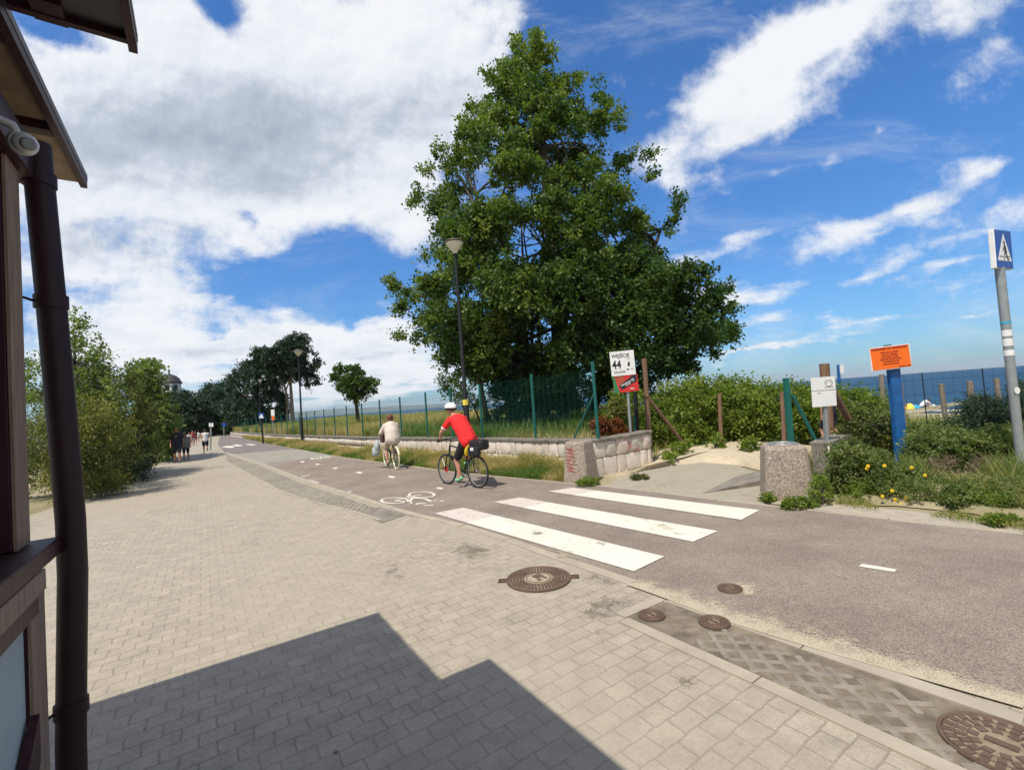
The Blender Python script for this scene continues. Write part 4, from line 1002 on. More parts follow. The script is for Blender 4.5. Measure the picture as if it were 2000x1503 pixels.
# distant signs by the road
def small_sign(label,bx,by,tx,ty,Y,r,plates,polemat='grey_steel',name='road_sign'):
    b=at(bx,by,Y); tp=at(tx,ty,Y); t=thing(name,label,'sign',b); MB(b).tube([b-[0,0,.1],tp],r,8).build('pole',polemat,t)
    for (x0,y0,x1,y1,mt,nm) in plates:
        A=at(x0,y0,Y-.08);C_=at(x1,y1,Y-.08); MB(b).box((A+C_)/2,(abs(C_[0]-A[0]),.03,abs(A[2]-C_[2]))).build(nm,mt,t,.01)
    return t
Yl=abs(G(512,866)[1])
t=small_sign('far pedestrian crossing sign with white triangle on a black pole by the wall',514,864,510,808,Yl,.06,[(505,807,516,817,'sign_blue','plate')],'lamp_black')
A=at(510.5,807.5,Yl-.11);B=at(505.6,816,Yl-.11);C_=at(515.4,816,Yl-.11); MB(np.array(t.location)).prism([A,B,C_],(0,-.01,0)).build('triangle','sign_white',t)
small_sign('far white sign with a red lower panel on a slim pole behind the fence',534,850,532.5,800,at(534,850,38)[1],.045,[(529,800,536.5,812,'sign_white','upper_plate'),(529,812.5,536.5,820,'sign_orange','lower_plate')])
Yr=abs(G(411,879)[1]); small_sign('small white twin-panel road sign on a slim grey pole near the jogger in white',411,879,412,826,Yr,.05,[(408,826,412,833,'sign_white','plate'),(412.6,826,417,833,'sign_white','plate')])
Yr=60.; small_sign('tiny blue and white road sign far down the shaded promenade',437.5,852,437.5,826,Yr,.06,[(434,826,441,832,'sign_blue','plate')])
Yl=24.; small_sign('thin grey post with a small plate beside the left hedge, over the pale crate',326,875,325.5,833,Yl,.03,[(321,832,328,840,'grey_steel','plate')],name='marker_post')
b=at(320,876,24); t=thing('crate','pale blue and white plastic crate standing at the foot of the left hedge','crate',b)
MB(b).box(b+[0,0,.2],(.42,.35,.40)).build('box_body','bag_pale',t,.02); MB(b).box(b+[0,0,.425],(.46,.38,.045)).build('lid','sign_white',t,.01); MB(b).box(b+[.05,-.185,.2],(.2,.02,.3)).build('blue_panel','umbrella_blue',t)
# ------------------------------------------------------------------ street lamps
def lamp(label,bx,by,tx,ty,Y,s=1.,group='street lamps beside the cycle path',sticker=None):
    b=at(bx,by,Y); b[2]=0; tp=at(tx,ty,Y); t=thing('street_lamp',label,'street lamp',b,0,group); up=unit(tp-b); ln=np.linalg.norm(tp-b)
    MB(b).tube([b-up*.1,b+up*ln*.30,b+up*ln*.31,b+up*ln],[.085*s,.085*s,.06*s,.045*s],12).build('pole','lamp_black',t)
    MB(b).lathe(tp,[(.05*s,-.05),(.07*s,0),(.10*s,.02),(.24*s,.22*s),(.27*s,.27*s),(.0,.27*s)],20,True,up).build('shade','lamp_shade',t)
    MB(b).lathe(tp+up*.275*s,[(.30*s,0),(.32*s,.02),(.26*s,.06),(.10*s,.11),(.0,.12)],20,True,up).build('cap','lamp_cap',t)
    if sticker:
        f=(sticker-by)/(ty-by); q=b+(tp-b)*f; MB(b).tube([q,q+up*.16],.0880*s,12).build('sticker','umbrella_yellow',t)
    return t
Y1=G(918,910)[1]; lamp('tall black street lamp with a cream bowl shade, rising in front of the big tree',918,910,889,492,Y1,sticker=792)
Y2=G(591,869)[1]; lamp('street lamp at the verge half-way down the wall, in front of the tall thin-trunked tree',591,869,583,694,Y2)
Y3=48.; lamp('farthest street lamp, almost lost against the dark trees',507,858,508,746,Y3,.75)
# ------------------------------------------------------------------ pebbledash bins
def bin_(label,px,py,Yb,w0,w1,h,rz,metal,grp='pebbledash concrete litter bins'):
    b=np.array(G(px,py)); t=thing('litter_bin',label,'litter bin',b,rz,grp)
    me=MB(); n=8; cut=.30
    def oct_(w_,z):
        a=w_/2; k=a*(1-cut*.55); return [(a,-k,z),(a,k,z),(k,a,z),(-k,a,z),(-a,k,z),(-a,-k,z),(-k,-a,z),(k,-a,z)]
    lv=[oct_(w0,-.05),oct_(w0,.03),oct_(w1*1.01,h*.93),oct_(w1*.95,h-.02),oct_(w1*.88,h)]
    V=[p for l_ in lv for p in l_]; Fs=[(i*8+k,i*8+(k+1)%8,(i+1)*8+(k+1)%8,(i+1)*8+k) for i in range(4) for k in range(8)]
    inner=[(math.cos(2*math.pi*(k-.5)/8)*w1*.33,math.sin(2*math.pi*(k-.5)/8)*w1*.33,h) for k in range(8)]; deep=[(x_,y_,h-.3) for x_,y_,_ in inner]
    b0=len(V); V+=inner+deep
    Fs+=[(32+k,32+(k+1)%8,b0+(k+1)%8,b0+k) for k in range(8)]+[(b0+k,b0+(k+1)%8,b0+8+(k+1)%8,b0+8+k) for k in range(8)]+[tuple(b0+8+k for k in range(8)),tuple(range(8))[::-1]]
    me.add(V,Fs); me.build('body','pebbledash',t,.015)
    if metal:
        MB().torus((0,0,h+.01),w1*.345,.016,(0,0,1),30,8).build('rim','grey_steel',t)
        MB().lathe((0,0,h-.06),[(w1*.33,0),(w1*.30,.02),(0,.035)],24).build('liner','chrome',t)
    return t
b1=bin_('darker pebbledash concrete litter bin with faint red scrawl in front of the angled stone wall',1136,938,0,.60,.475,.86,R(-38),False)
b2=bin_('large pebbledash concrete litter bin with a metal rim right of the beach path',1537,966,0,.69,.575,.81,R(-20),True)
mb=MB()
for k in range(7):
    z=.25+.075*k; w_=(.60+(.475-.60)*z/.86)/2+.004; pts=[]
    for i in range(8): pts.append((-.06+.09*math.sin(i*1.7+k)+.012*i-.06,-w_-.002,z+.035*math.cos(i*2.1+k)))
    mb.tube(pts,.0045,4,False,False)
mb.build('graffiti','graffiti_red',b1)
# ------------------------------------------------------------------ kiosk at the left (posts, sill, eaves, drainpipe)
K=thing('kiosk','dark timber-framed kiosk corner with eaves, window sill and drainpipe at the left edge','kiosk',L(2.8,-.75),0)
ko=np.array(K.location)
MB(ko).lbox(2.70,2.87,-.80,-.655,1.34,3.2).build('corner_post','timber_dark',K,.004)
MB(ko).lbox(2.70,2.87,-.653,-.64,1.34,3.19).build('post_facing','timber_beige',K,.002)
MB(ko).lbox(2.665,2.86,-.80,-.615,-.02,1.16).build('lower_post','timber_dark',K,.004)
MB(ko).lbox(2.665,2.86,-.613,-.60,.0,1.155).build('lower_post_facing','timber_beige',K,.002)
MB(ko).lbox(-3.5,2.66,-.80,-.622,-.02,1.16).build('infill_panel','wall_panel',K)
MB(ko).lbox(-3.5,2.95,-.85,-.555,1.265,1.335).build('sill','timber_dark',K,.006)
MB(ko).lbox(-3.5,2.66,-.60,-.552,1.18,1.262).build('sill_facing','timber_beige',K,.003)
MB(ko).lbox(-3.5,2.66,-.61,-.575,1.09,1.176).build('lower_rail','timber_dark',K,.003)
p,q=L(1.95,-.60,.05),L(2.62,-.60,.62); MB(ko).prism([L(1.75,-.612,-.02),L(2.05,-.612,-.02),L(2.655,-.612,.52),L(2.655,-.612,.70)],NX*.03).build('diagonal_brace','timber_dark',K)
MB(ko).lbox(2.56,2.66,-.80,-.70,1.34,3.2).build('window_frame','timber_dark',K,.003)
MB(ko).lbox(-3.5,2.55,-.80,-.78,1.34,3.2).build('window_pane','glass_dark',K)
MB(ko).lbox(-3.5,2.60,-.79,-.735,1.34,1.40).build('window_rail','sign_white',K)
MB(ko).lbox(-3.5,3.0,-.80,-.60,2.98,3.14).build('head_beam','timber_dark',K,.004)
# eave slab (lower) and awning (upper)
zE=3.28; ea=3.575
rf=MB(ko).lbox(-3.5,ea,-4.0,-.51,zE,zE+.035).build('eave','roof_metal',K)
mb=MB(ko)
a=ea-.012
while a>1.0:
    MB(ko).lbox(a-.56,a,-.86,-.545,zE-.02,zE-.002).build('soffit_board','eave_board',rf); a-=.66
mb=MB(ko); mb.lbox(-3.5,ea,-.542,-.512,zE-.045,zE-.002)
mb.build('fascia','timber_dark',rf)
a=ea-.572
while a>1.0:
    MB(ko).lbox(a-.075,a-.01,-1.0,-.545,zE-.05,zE-.002).build('rafter','timber_dark',rf); a-=.66
zB=3.33; bb=2.25
aw=MB(ko); aw.lbox(-3.5,bb,-2.6,-.155,zB,zB+.03); aw=aw.build('awning','roof_metal',K)
mb=MB(ko); mb.lbox(-3.5,bb,-.185,-.157,zB-.05,zB-.002); mb.lbox(bb-.03,bb-.002,-1.1,-.187,zB-.022,zB-.002)
for k in range(9): mb.lbox(bb-.10,bb+.012+.0*k,-.45-.22*k,-.36-.22*k,zB-.018,zB-.0025)
mb.build('awning_frame','timber_dark',aw)
# pipe
dp=[L(2.97,-.60,3.17),L(2.97,-.594,3.0),L(2.97,-.567,2.4),L(2.97,-.54,1.75),L(2.97,-.528,1.4),L(2.97,-.527,1.15),L(2.97,-.543,.7),L(2.97,-.553,.4),L(2.97,-.557,-.02)]
pp=MB(ko).tube(dp,.054,18).build('drainpipe','pipe_plastic',K)
for z,n in ((2.42,-.568),(3.0,-.594),(.55,-.548)):
    MB(ko).tube([L(2.97,n,z-.03),L(2.97,n,z+.03)],.062,18).build('pipe_clip','pipe_plastic',pp)
    MB(ko).tube([L(2.97,n-.05,z),L(2.88,-.645,z)],.006,6).build('clip_rod','pipe_plastic',pp)
c=thing('security_camera','white dome security camera under the kiosk eave','camera',L(2.33,-.500,2.87))
co=np.array(c.location); vdir=unit(CAM+np.array([0.35,.3,.1])-co)
MB(co).lathe(co-vdir*.03,[(.040,-.035),(.042,.0),(.040,.010)],20,True,vdir).build('base','camera_white',c)
MB(co).ell(co+vdir*.0,(.037,.037,.037),18,12).build('dome','camera_white',c)
MB(co).lathe(co+vdir*.028,[(.022,0),(.022,.012),(.017,.014),(0,.012)],18,True,unit(vdir+NX*.3)).build('lens','grey_ink',c)
MB(co).tube([co-vdir*.03,co-NX*.03+[0,0,.06],L(2.33,-.70,2.99)],.014,8).build('arm','camera_white',c)
# ------------------------------------------------------------------ bicycles (x forward, rear contact at 0)
def bicycle(name,label,rear,rz,wb,rw,frame_m,tyre_m,rim_m,fender=None,upright=False,steer=0.):
    t=thing(name,label,'bicycle',rear,rz)
    def wheel(x):
        a=MB(); c=(x,0,rw); a.torus(c,rw-.022,.022,(0,1,0),40,8); w_=a.build('wheel',tyre_m,t)
        a=MB(); a.torus(c,rw-.05,.011,(0,1,0),40,6); a.tube([(x,-.045,rw),(x,.045,rw)],.018,8); a.build('rim',rim_m,w_)
        a=MB()
        for k in range(20):
            an=2*math.pi*k/20; a.tube([(x,.03*(1 if k%2 else -1),rw),(x+(rw-.05)*math.cos(an),0,rw+(rw-.05)*math.sin(an))],.0016,3,False,False)
        a.build('spokes','chrome',w_); return w_
    wheel(0);wf=wheel(wb)
    bb=(wb*.42,0,.29); seat=(wb*.42-.20,0,.86); hd0=(wb-.17,0,.90);hd1=(wb-.13,0,.74)
    a=MB(); a.tube([bb,seat],.017); a.tube([bb,hd1],.020 if not upright else .018)
    if not upright: a.tube([(seat[0]+.02,0,.80),hd0],.016)
    else: a.tube([(bb[0]+.02,0,.45),(hd0[0]-.1,0,.62),hd0],.016)
    a.tube([hd0,hd1],.022)
    for s in(-1,1): a.tube([bb,(0,.05*s,rw)],.010); a.tube([(seat[0]+.01,0,.80),(0,.05*s,rw)],.009)
    a.build('frame',frame_m,t)
    a=MB(); a.tube([hd1,(wb-.10,0,.66)],.02)
    for s in(-1,1): a.tube([(wb-.10,.055*s,.67),(wb,.055*s,rw)],.015)
    a.tube([(wb-.10,-.055,.67),(wb-.10,.055,.67)],.017); a.build('fork',frame_m,t)
    hz=1.06 if not upright else 1.08
    a=MB(); a.tube([hd0,(wb-.20,0,hz-.02),(wb-.16,0,hz)],.014)
    if upright: a.tube([(wb-.42,-.28,hz-.02),(wb-.26,-.24,hz+.02),(wb-.16,0,hz),(wb-.26,.24,hz+.02),(wb-.42,.28,hz-.02)],.011)
    else: a.tube([(wb-.22,-.30,hz),(wb-.16,0,hz),(wb-.22,.30,hz)],.012)
    a.build('handlebar','bike_black' if not upright else 'chrome',t)
    a=MB(); a.ell((seat[0]-.01,0,.93),(.13,.075,.035)); a.tube([seat,(seat[0]-.02,0,.92)],.013); a.build('saddle','bike_black',t)
    a=MB(); a.torus(bb,.085,.008,(0,1,0),24,5); a.tube([bb,(bb[0]+.0,.10,bb[2]-.165)],.010); a.tube([bb,(bb[0],-.10,bb[2]+.165)],.010); a.build('crank','bike_black',t)
    a=MB(); a.box((bb[0]+.02,.14,bb[2]-.17),(.09,.08,.018)); a.build('pedal','bike_black',t)
    a=MB(); a.box((bb[0]+.02,-.14,bb[2]+.17),(.09,.08,.018)); a.build('pedal','bike_black',t)
    a=MB(); a.tube([(0,.0,rw*2+.06),(.32,0,rw*2+.06)],.008); 
    for s in(-1,1): a.tube([(-.12,.06*s,rw*2+.06),(.34,.06*s,rw*2+.06)],.007); a.tube([(.02,.06*s,rw),( .05,.06*s,rw*2+.06)],.006)
    a.build('rack','bike_black',t)
    if fender:
        for x,ar in ((0,(R(20),R(185))),(wb,(R(0),R(170)))):
            a=MB(); Vv=[];Fs=[]
            for i in range(21):
                an=ar[0]+(ar[1]-ar[0])*i/20
                for s in(-1,1): Vv.append((x-math.cos(an)*(rw+.025),s*.032,rw+math.sin(an)*(rw+.025)))
                for s in(1,-1): Vv.append((x-math.cos(an)*(rw+.029),s*.032,rw+math.sin(an)*(rw+.029)))
            for i in range(20):
                for k in range(4): Fs.append((i*4+k,i*4+(k+1)%4,(i+1)*4+(k+1)%4,(i+1)*4+k))
            a.add(Vv,Fs,True).build('mudguard',fender,t)
    return t
r1=G(935,953); f1=G(873,945); hd=unit(f1-r1); rz1=math.atan2(hd[1],hd[0])
bk=bicycle('bicycle','black trekking bicycle with a rear rack, ridden by the cyclist in the red shirt',r1,rz1,1.10,.355,'bike_black','tyre','grey_ink',None)
MB().lathe((1.10,.02,.355),[(.07,0),(.07,.01)],16,False,(0,1,0)).build('brake_disc','red_paint',bk)
MB().tube([(.05,.075,.355),(.38,.075,.30)],.006,5).build('chain','bike_black',bk)
# pannier bag on the rack
bg=thing('pannier_bag','black bag with a yellow front pocket on the rack of the black bicycle','bag',r1+[0,0,.82],rz1)
MB().box((-.10,0,.12),(.44,.26,.22)).build('bag_body','bag_black',bg,.06); MB().box((-.10,.14,.0),(.34,.12,.20)).build('side_pocket','bag_black',bg,.04)
MB().box((-.10,.20,.04),(.10,.02,.07)).build('patch','cloth_white',bg,.01)
MB().ell((.17,.10,.02),(.07,.06,.16),12,8,ax=(np.array([.9,0,.43]),np.array([0,1.,0]),np.array([-.43,0,.9]))).build('yellow_pocket','cloth_yellow',bg)
MB().tube([(-.25,0,.26),(-.1,0,.31),(.06,0,.26)],.012,6).build('handle','bag_black',bg)
r2=G(775,916); f2=G(755,911); hd=unit(f2-r2); rz2=math.atan2(hd[1],hd[0])+R(-2)
b2k=bicycle('bicycle','city bicycle with cream tyres and cream mudguards, ridden by the woman in the cream blouse',r2,rz2,1.06,.34,'bike_black','cream_paint','chrome','cream_paint',True)
# ------------------------------------------------------------------ people
def hand(parent,w_,fdir,pdir,mat='skin',curl=.6,name='hand'):
    """palm and five bent fingers rooted at the wrist; fdir finger direction, pdir palm-facing direction"""
    f=unit(fdir);p=unit(np.asarray(pdir)-f*np.dot(pdir,f)); s=np.cross(f,p); w_=np.asarray(w_,float)
    J=[(w_,.026),(w_+f*.045,(.040)),(w_+f*.085,(.038))];E_=[(0,1),(1,2)]
    for k,(o,l_) in enumerate(((-.03,.068),(-.01,.078),(.011,.074),(.031,.058))):
        b0=len(J); q=w_+f*.085+s*o; J.append((q,.0105)); q2=q+f*l_*.45*math.cos(curl*.5)+p*l_*.45*math.sin(curl*.5); J.append((q2,.0095)); q3=q2+f*l_*.5*math.cos(curl*1.6)+p*l_*.5*math.sin(curl*1.6); J.append((q3,.008))
        E_+=[(2,b0),(b0,b0+1),(b0+1,b0+2)]
    b0=len(J); J+= [(w_+f*.035-s*.038+p*.01,.012),(w_+f*.065-s*.055+p*.03,.0105),(w_+f*.085-s*.045+p*.048,.009)]; E_+=[(1,b0),(b0,b0+1),(b0+1,b0+2)]
    return skin_mesh(name,J,E_,mat,parent,1)
def person(label,base,rz,J,cl,s=1.,fine=False,hair='hair_brown',skinm='skin',group=None,cat='person',wide=1.):
    """J: joint dict (x forward, y left, z up). cl: clothing spec"""
    t=thing('person',label,cat,base,rz,group); j={k:np.array(v,float)*s for k,v in J.items()}
    up=unit(j['neck']-j['chest'])
    hd_=j['head']; hup=unit(j.get('headup',np.array([.05,0,1]))) ; hf=unit(np.cross(np.array([0,1.,0]),hup)) if 'face' not in j else unit(j['face'])
    r=lambda v: v*s*1.18
    JT=[(j['pelvis'],r(.125)*wide),(j['belly'],r(.125)*wide),(j['chest'],r(.14)*wide),(j['neck'],r(.052)),(hd_-hup*.05*s,r(.062)),(hd_+hup*.01*s,r(.088)),(hd_+hup*.075*s,r(.066))]
    E_=[(0,1),(1,2),(2,3),(3,4),(4,5),(5,6)]
    for sd_ in('l','r'):
        b0=len(JT); JT+=[(j['sh_'+sd_],r(.058)),(j['el_'+sd_],r(.043)),(j['wr_'+sd_],r(.027))]; E_+=[(2,b0),(b0,b0+1),(b0+1,b0+2)]
        if not fine: 
            w_=j['wr_'+sd_]; fd=unit(w_-j['el_'+sd_]); JT+=[(w_+fd*.08*s,r(.034)),(w_+fd*.15*s,r(.018))]; E_+=[(b0+2,b0+3),(b0+3,b0+4)]
        b0=len(JT); JT+=[(j['hip_'+sd_],r(.092)*wide),(j['kn_'+sd_],r(.060)),((j['kn_'+sd_]*.62+j['an_'+sd_]*.38)-hf*.015*s,r(.058)),(j['an_'+sd_],r(.037)),(j['an_'+sd_]+(j['to_'+sd_]-j['an_'+sd_])*.8,r(.03))]; E_+=[(0,b0),(b0,b0+1),(b0+1,b0+2),(b0+2,b0+3),(b0+3,b0+4)]
    lat=np.array([0,1.,0])
    for sd_,q in(('l',1),('r',-1)):
        b0=len(JT); JT+=[(j['belly']+lat*q*.055*s*wide,r(.105)*wide),(j['chest']+lat*q*.075*s*wide,r(.105)*wide),(j['pelvis']+lat*q*.06*s*wide,r(.105)*wide)]; ish=next(i for i,v in enumerate(JT) if np.allclose(v[0],j['sh_'+sd_]))
        E_+=[(b0,b0+1),(b0+2,b0),(b0+1,ish),(b0+2,0),(3,ish)]
    # nose, ears as extra chains of the same surface
    b0=len(JT); sy=np.cross(hup,hf); JT+=[(hd_+hf*.105*s-hup*.005*s,r(.015))]; E_+=[(5,b0)]
    body=skin_mesh('body',JT,E_,skinm,t,2,vox=.009 if fine else .014)
    fc=MB(); 
    for q in(-1,1):
        fc.ell(hd_+hf*.088*s+sy*q*.032*s+hup*.012*s,(.010*s,.013*s,.009*s),8,6)
    fc.build('eyes','sign_black',body)
    fc=MB()
    for q in(-1,1): fc.ell(hd_+sy*q*.088*s-hup*.01*s,(.022*s,.012*s,.032*s),8,6)
    fc.build('ears',skinm,body)
    fc=MB(); fc.ell(hd_+hf*.088*s-hup*.045*s,(.008*s,.024*s,.007*s),8,6); fc.build('mouth','red_paint',body)
    if hair: 
        hl=cl.get('hair_len',0.); h_=MB(); h_.ell(hd_+hup*.030*s-hf*.024*s,(.108*s,.103*s,.106*s),16,10,zmin=-.75)
        if hl: h_.ell(hd_-hf*.05*s-hup*hl*.4*s,(.075*s,.098*s,(.06+hl*.5)*s),14,8)
        h_.build('hair',hair,t)
    g=1.13
    if 'top' in cl:
        sl=cl.get('sleeve',.55)
        lo=j['pelvis']+(j['belly']-j['pelvis'])*(-.1-cl.get('long',0))
        JJ=[(lo,r(.135)*g*wide*cl.get('loose',1)),(j['belly'],r(.128)*g*wide*cl.get('loose',1)),(j['chest'],r(.142)*g*wide),(j['neck']*.55+j['chest']*.45,r(.085)*g)]; EE=[(0,1),(1,2),(2,3)]
        for sd_ in('l','r'):
            b0=len(JJ); sh,el,wr=j['sh_'+sd_],j['el_'+sd_],j['wr_'+sd_]; e=sh+(el-sh)*min(1,sl)
            JJ+=[(sh,r(.066)*g)]; EE+=[(2,b0)]
            if sl>0: JJ+=[(e,r(.058)*g)]; EE+=[(b0,b0+1)]
        for sd_,q in(('l',1),('r',-1)):
            b0=len(JJ); lw=cl.get('loose',1); JJ+=[(lo+lat*q*.065*s*wide,r(.110)*g*wide*lw),(j['belly']+lat*q*.055*s*wide,r(.108)*g*wide*lw),(j['chest']+lat*q*.075*s*wide,r(.108)*g*wide)]
            ish=next(i for i,v in enumerate(JJ) if np.allclose(v[0],j['sh_'+sd_])); EE+=[(b0,b0+1),(b0+1,b0+2),(b0+2,ish),(3,ish)]
        o=skin_mesh('shirt',JJ,EE,cl['top'],t,2,vox=.014)
    if 'bottom' in cl:
        lg=cl.get('leg',.8); JJ=[(j['pelvis']+up*.03*s,r(.130)*g*wide)];EE=[]
        for sd_ in('l','r'):
            b0=len(JJ); hp,kn,an=j['hip_'+sd_],j['kn_'+sd_],j['an_'+sd_]; JJ+=[(hp,r(.098)*g*wide)]; EE+=[(0,b0)]
            if lg<=1: JJ+=[(hp+(kn-hp)*lg,r(.098-.028*lg)*g*1.06)]; EE+=[(b0,b0+1)]
            else: JJ+=[(kn,r(.068)*g),(kn+(an-kn)*(lg-1),r(.056)*g)]; EE+=[(b0,b0+1),(b0+1,b0+2)]
        for q in(-1,1): JJ.append((j['pelvis']+lat*q*.06*s*wide,r(.108)*g*wide)); EE.append((0,len(JJ)-1))
        skin_mesh(cl.get('bname','shorts'),JJ,EE,cl['bottom'],t,2,vox=.014)
    for sd_ in('l','r'):
        an,to=j['an_'+sd_],j['to_'+sd_]; d=unit(to-an); heel=an-d*.045*s-np.array([0,0,.02*s])
        skin_mesh('shoe',[(heel,r(.036)),(an*.5+to*.5-np.array([0,0,.018*s]),r(.040)),(to,r(.033))],[(0,1),(1,2)],cl.get('shoe','shoe_dark'),t,2)
    return t,j,(hd_,hup,hf,sy)
# red cyclist
JR=dict(pelvis=(.23,0,1.02),belly=(.34,0,1.20),chest=(.54,0,1.44),neck=(.68,0,1.60),head=(.80,.02,1.73),headup=(-.12,0,1),face=(.95,.35,-.12),
 sh_l=(.60,.21,1.49),el_l=(.76,.34,1.24),wr_l=(.86,.31,1.08),sh_r=(.60,-.21,1.49),el_r=(.76,-.34,1.24),wr_r=(.86,-.31,1.08),
 hip_l=(.27,.10,.97),kn_l=(.56,.13,.60),an_l=(.44,.14,.22),to_l=(.58,.15,.165),hip_r=(.27,-.10,.97),kn_r=(.66,-.13,.86),an_r=(.46,-.14,.54),to_r=(.59,-.14,.49))
pr,jr,(hh,hu,hf_,sy_)=person('cyclist in a bright red shirt, black shorts and white helmet leaning over the handlebar',r1,rz1,JR,dict(top='shirt_red',sleeve=.62,bottom='shorts_black',leg=.78,shoe='shoe_green',loose=1.05),fine=True,hair=None,wide=1.14)
for s_,k in((1,'l'),(-1,'r')): hand(pr,jr['wr_'+k],(.25,-.1*s_,-.25) if False else (.9,-.2*s_,-.25),(-.1,0,-1),'bag_black',1.2,'glove')
for k in('l','r'):
    e=jr['sh_'+k]+(jr['el_'+k]-jr['sh_'+k])*.64; MB().tube([e,e+unit(jr['el_'+k]-jr['sh_'+k])*.035],.066,12).build('sleeve_cuff','cloth_white',pr)
mb=MB(); Xh,Zh=hf_,hu; Xh=unit(Xh-Zh*np.dot(Xh,Zh)); Yh=np.cross(Zh,Xh)
mb.ell(hh+hu*.045-Xh*.01,(.148,.118,.118),20,10,ax=(Xh,Yh,Zh),zmin=-.15); hl=mb.build('helmet','helmet_white',pr)
mb=MB(); mb.ell(hh+hu*.030-Xh*.012,(.149,.120,.10),20,6,ax=(Xh,Yh,Zh),zmin=-.42)
V=[v for v in mb.v]; mb.build('helmet_lower','bag_black',hl)
mb=MB()
for y_ in (-.05,0,.05): mb.ell(hh+hu*.150-Xh*.01+Yh*y_-hu*abs(y_)*.25,(.055,.010,.012),8,5,ax=(Xh,Yh,Zh))
mb.build('helmet_vents','bag_black',hl)
# woman cyclist
JW=dict(pelvis=(.22,0,.98),belly=(.26,0,1.12),chest=(.36,0,1.30),neck=(.40,0,1.44),head=(.44,0,1.55),headup=(.05,0,1),
 sh_l=(.37,.18,1.34),el_l=(.47,.30,1.12),wr_l=(.64,.29,1.09),sh_r=(.37,-.18,1.34),el_r=(.47,-.30,1.12),wr_r=(.64,-.29,1.09),
 hip_l=(.25,.10,.93),kn_l=(.55,.15,.60),an_l=(.43,.14,.22),to_l=(.57,.15,.165),hip_r=(.25,-.10,.93),kn_r=(.62,-.14,.80),an_r=(.44,-.14,.52),to_r=(.57,-.14,.49))
pw,jw,_=person('woman with short brown hair cycling in a loose cream blouse and beige trousers',r2,rz2,JW,dict(top='blouse_cream',sleeve=.95,bottom='trousers_beige',leg=1.55,bname='trousers',shoe='trousers_beige',loose=1.25,long=.35,hair_len=.05),fine=True,wide=1.12)
for s_,k in((1,'l'),(-1,'r')): hand(pw,jw['wr_'+k],(.95,-.1*s_,-.1),(0,0,-1),'skin',1.2)
bs=thing('bicycle_basket','brown basket on the handlebar of the city bicycle','basket',r2+[0,0,.78],rz2)
MB().box((.98,0,.13),(.26,.34,.24)).build('basket_body','basket_brown',bs,.02); MB().torus((.98,0,.26),.16,.014,(0,0,1),20,6).build('rim','bark',bs)
bgw=thing('shopping_bag','pale patterned shopping bag hanging from the left of the city bicycle handlebar','bag',r2+[0,0,.52],rz2)
mb=MB(); 
for (x_,y_,z_,a,b,c_) in ((.74,.36,.12,.15,.10,.23),(.82,.42,.02,.13,.09,.17),(.66,.38,.20,.11,.08,.17)): mb.ell((x_,y_,z_),(a,b,c_),12,9)
mb.build('bag_body','bag_pale',bgw); MB().tube([(.72,.34,.30),(.68,.30,.45),(.66,.29,.56)],.008,5).build('handle','bag_pale',bgw)
def walk(stride=.25,ph=1,arm=.2,lean=.0,run=False):
    k=stride
    return dict(pelvis=(0,0,.95),belly=(.01+lean*.3,0,1.12),chest=(.01+lean,0,1.33),neck=(.01+lean*1.3,0,1.50),head=(.04+lean*1.5,0,1.63),
     sh_l=(lean,.19,1.41),el_l=(lean-arm*ph*.5,.25,1.14),wr_l=((lean-arm*ph+.05),.25,.90) if not run else (.22,.20,1.12),
     sh_r=(lean,-.19,1.41),el_r=(lean+arm*ph*.5,-.25,1.14),wr_r=((lean+arm*ph+.08),-.24,.91) if not run else (.05,-.22,1.10),
     hip_l=(0,.095,.90),kn_l=(.08+k*ph*.8,.10,.50),an_l=(k*ph,.10,.09) if not(run and ph<0) else (-.48,.1,.35),to_l=(k*ph+.14,.11,.04) if not(run and ph<0) else (-.46,.1,.22),
     hip_r=(0,-.095,.90),kn_r=(.08-k*ph*.5,-.10,.50),an_r=(-k*ph,-.10,.10) if not(run and ph>0) else (-.48,-.1,.35),to_r=(-k*ph+.14,-.11,.04) if not(run and ph>0) else (-.46,-.1,.22))
def ped(label,px,py,htpx,face,J,cl,Yd=None,**kw):
    b=G(px,py) if Yd is None else at(px,py,Yd); hr=829-(px-343)*.0712; s_=htpx/F*b[1]/1.75
    return person(label,b,face,J,cl,s=s_,**kw)
GP='pedestrians walking far down the promenade'
toward=R(-58)
ped('heavy-set person walking towards us in a black t-shirt and navy shorts beside the left hedge',347,903,68,toward,walk(.16,1,.12),dict(top='cloth_navy',sleeve=.75,bottom='cloth_navy',leg=.9,shoe='shoe_dark',loose=1.25,long=.3),wide=1.25)
ped('person in a dark top and dark skirt walking just behind the heavy-set person in black',364,897,52,toward,walk(.18,-1,.1),dict(top='cloth_grey',sleeve=.4,bottom='cloth_navy',leg=.95,shoe='shoe_dark',loose=1.15,long=.3),wide=1.1,hair='hair_dark')
ped('jogger in a white sleeveless top and dark shorts running away down the promenade',402,885,47,R(125),walk(.22,1,.25,.06,True),dict(top='cloth_white',sleeve=0,bottom='cloth_navy',leg=.75,shoe='shoe_dark'),hair='hair_dark')
ped('distant walker in a red shirt, right of the couple in black',377,870,29,toward,walk(.18,1),dict(top='cloth_red',sleeve=.5,bottom='cloth_grey',leg=.8),group=GP)
ped('distant walker with pale shirt directly behind the red-shirted walker',370,872,27,toward,walk(.15,-1),dict(top='bag_pale',sleeve=.5,bottom='cloth_grey',leg=.8),group=GP)
ped('distant walker in pale clothes between the red-shirted walker and the jogger',388,862,20,R(120),walk(.15,1),dict(top='cloth_white',sleeve=.5,bottom='trousers_beige',leg=1.4),group=GP)
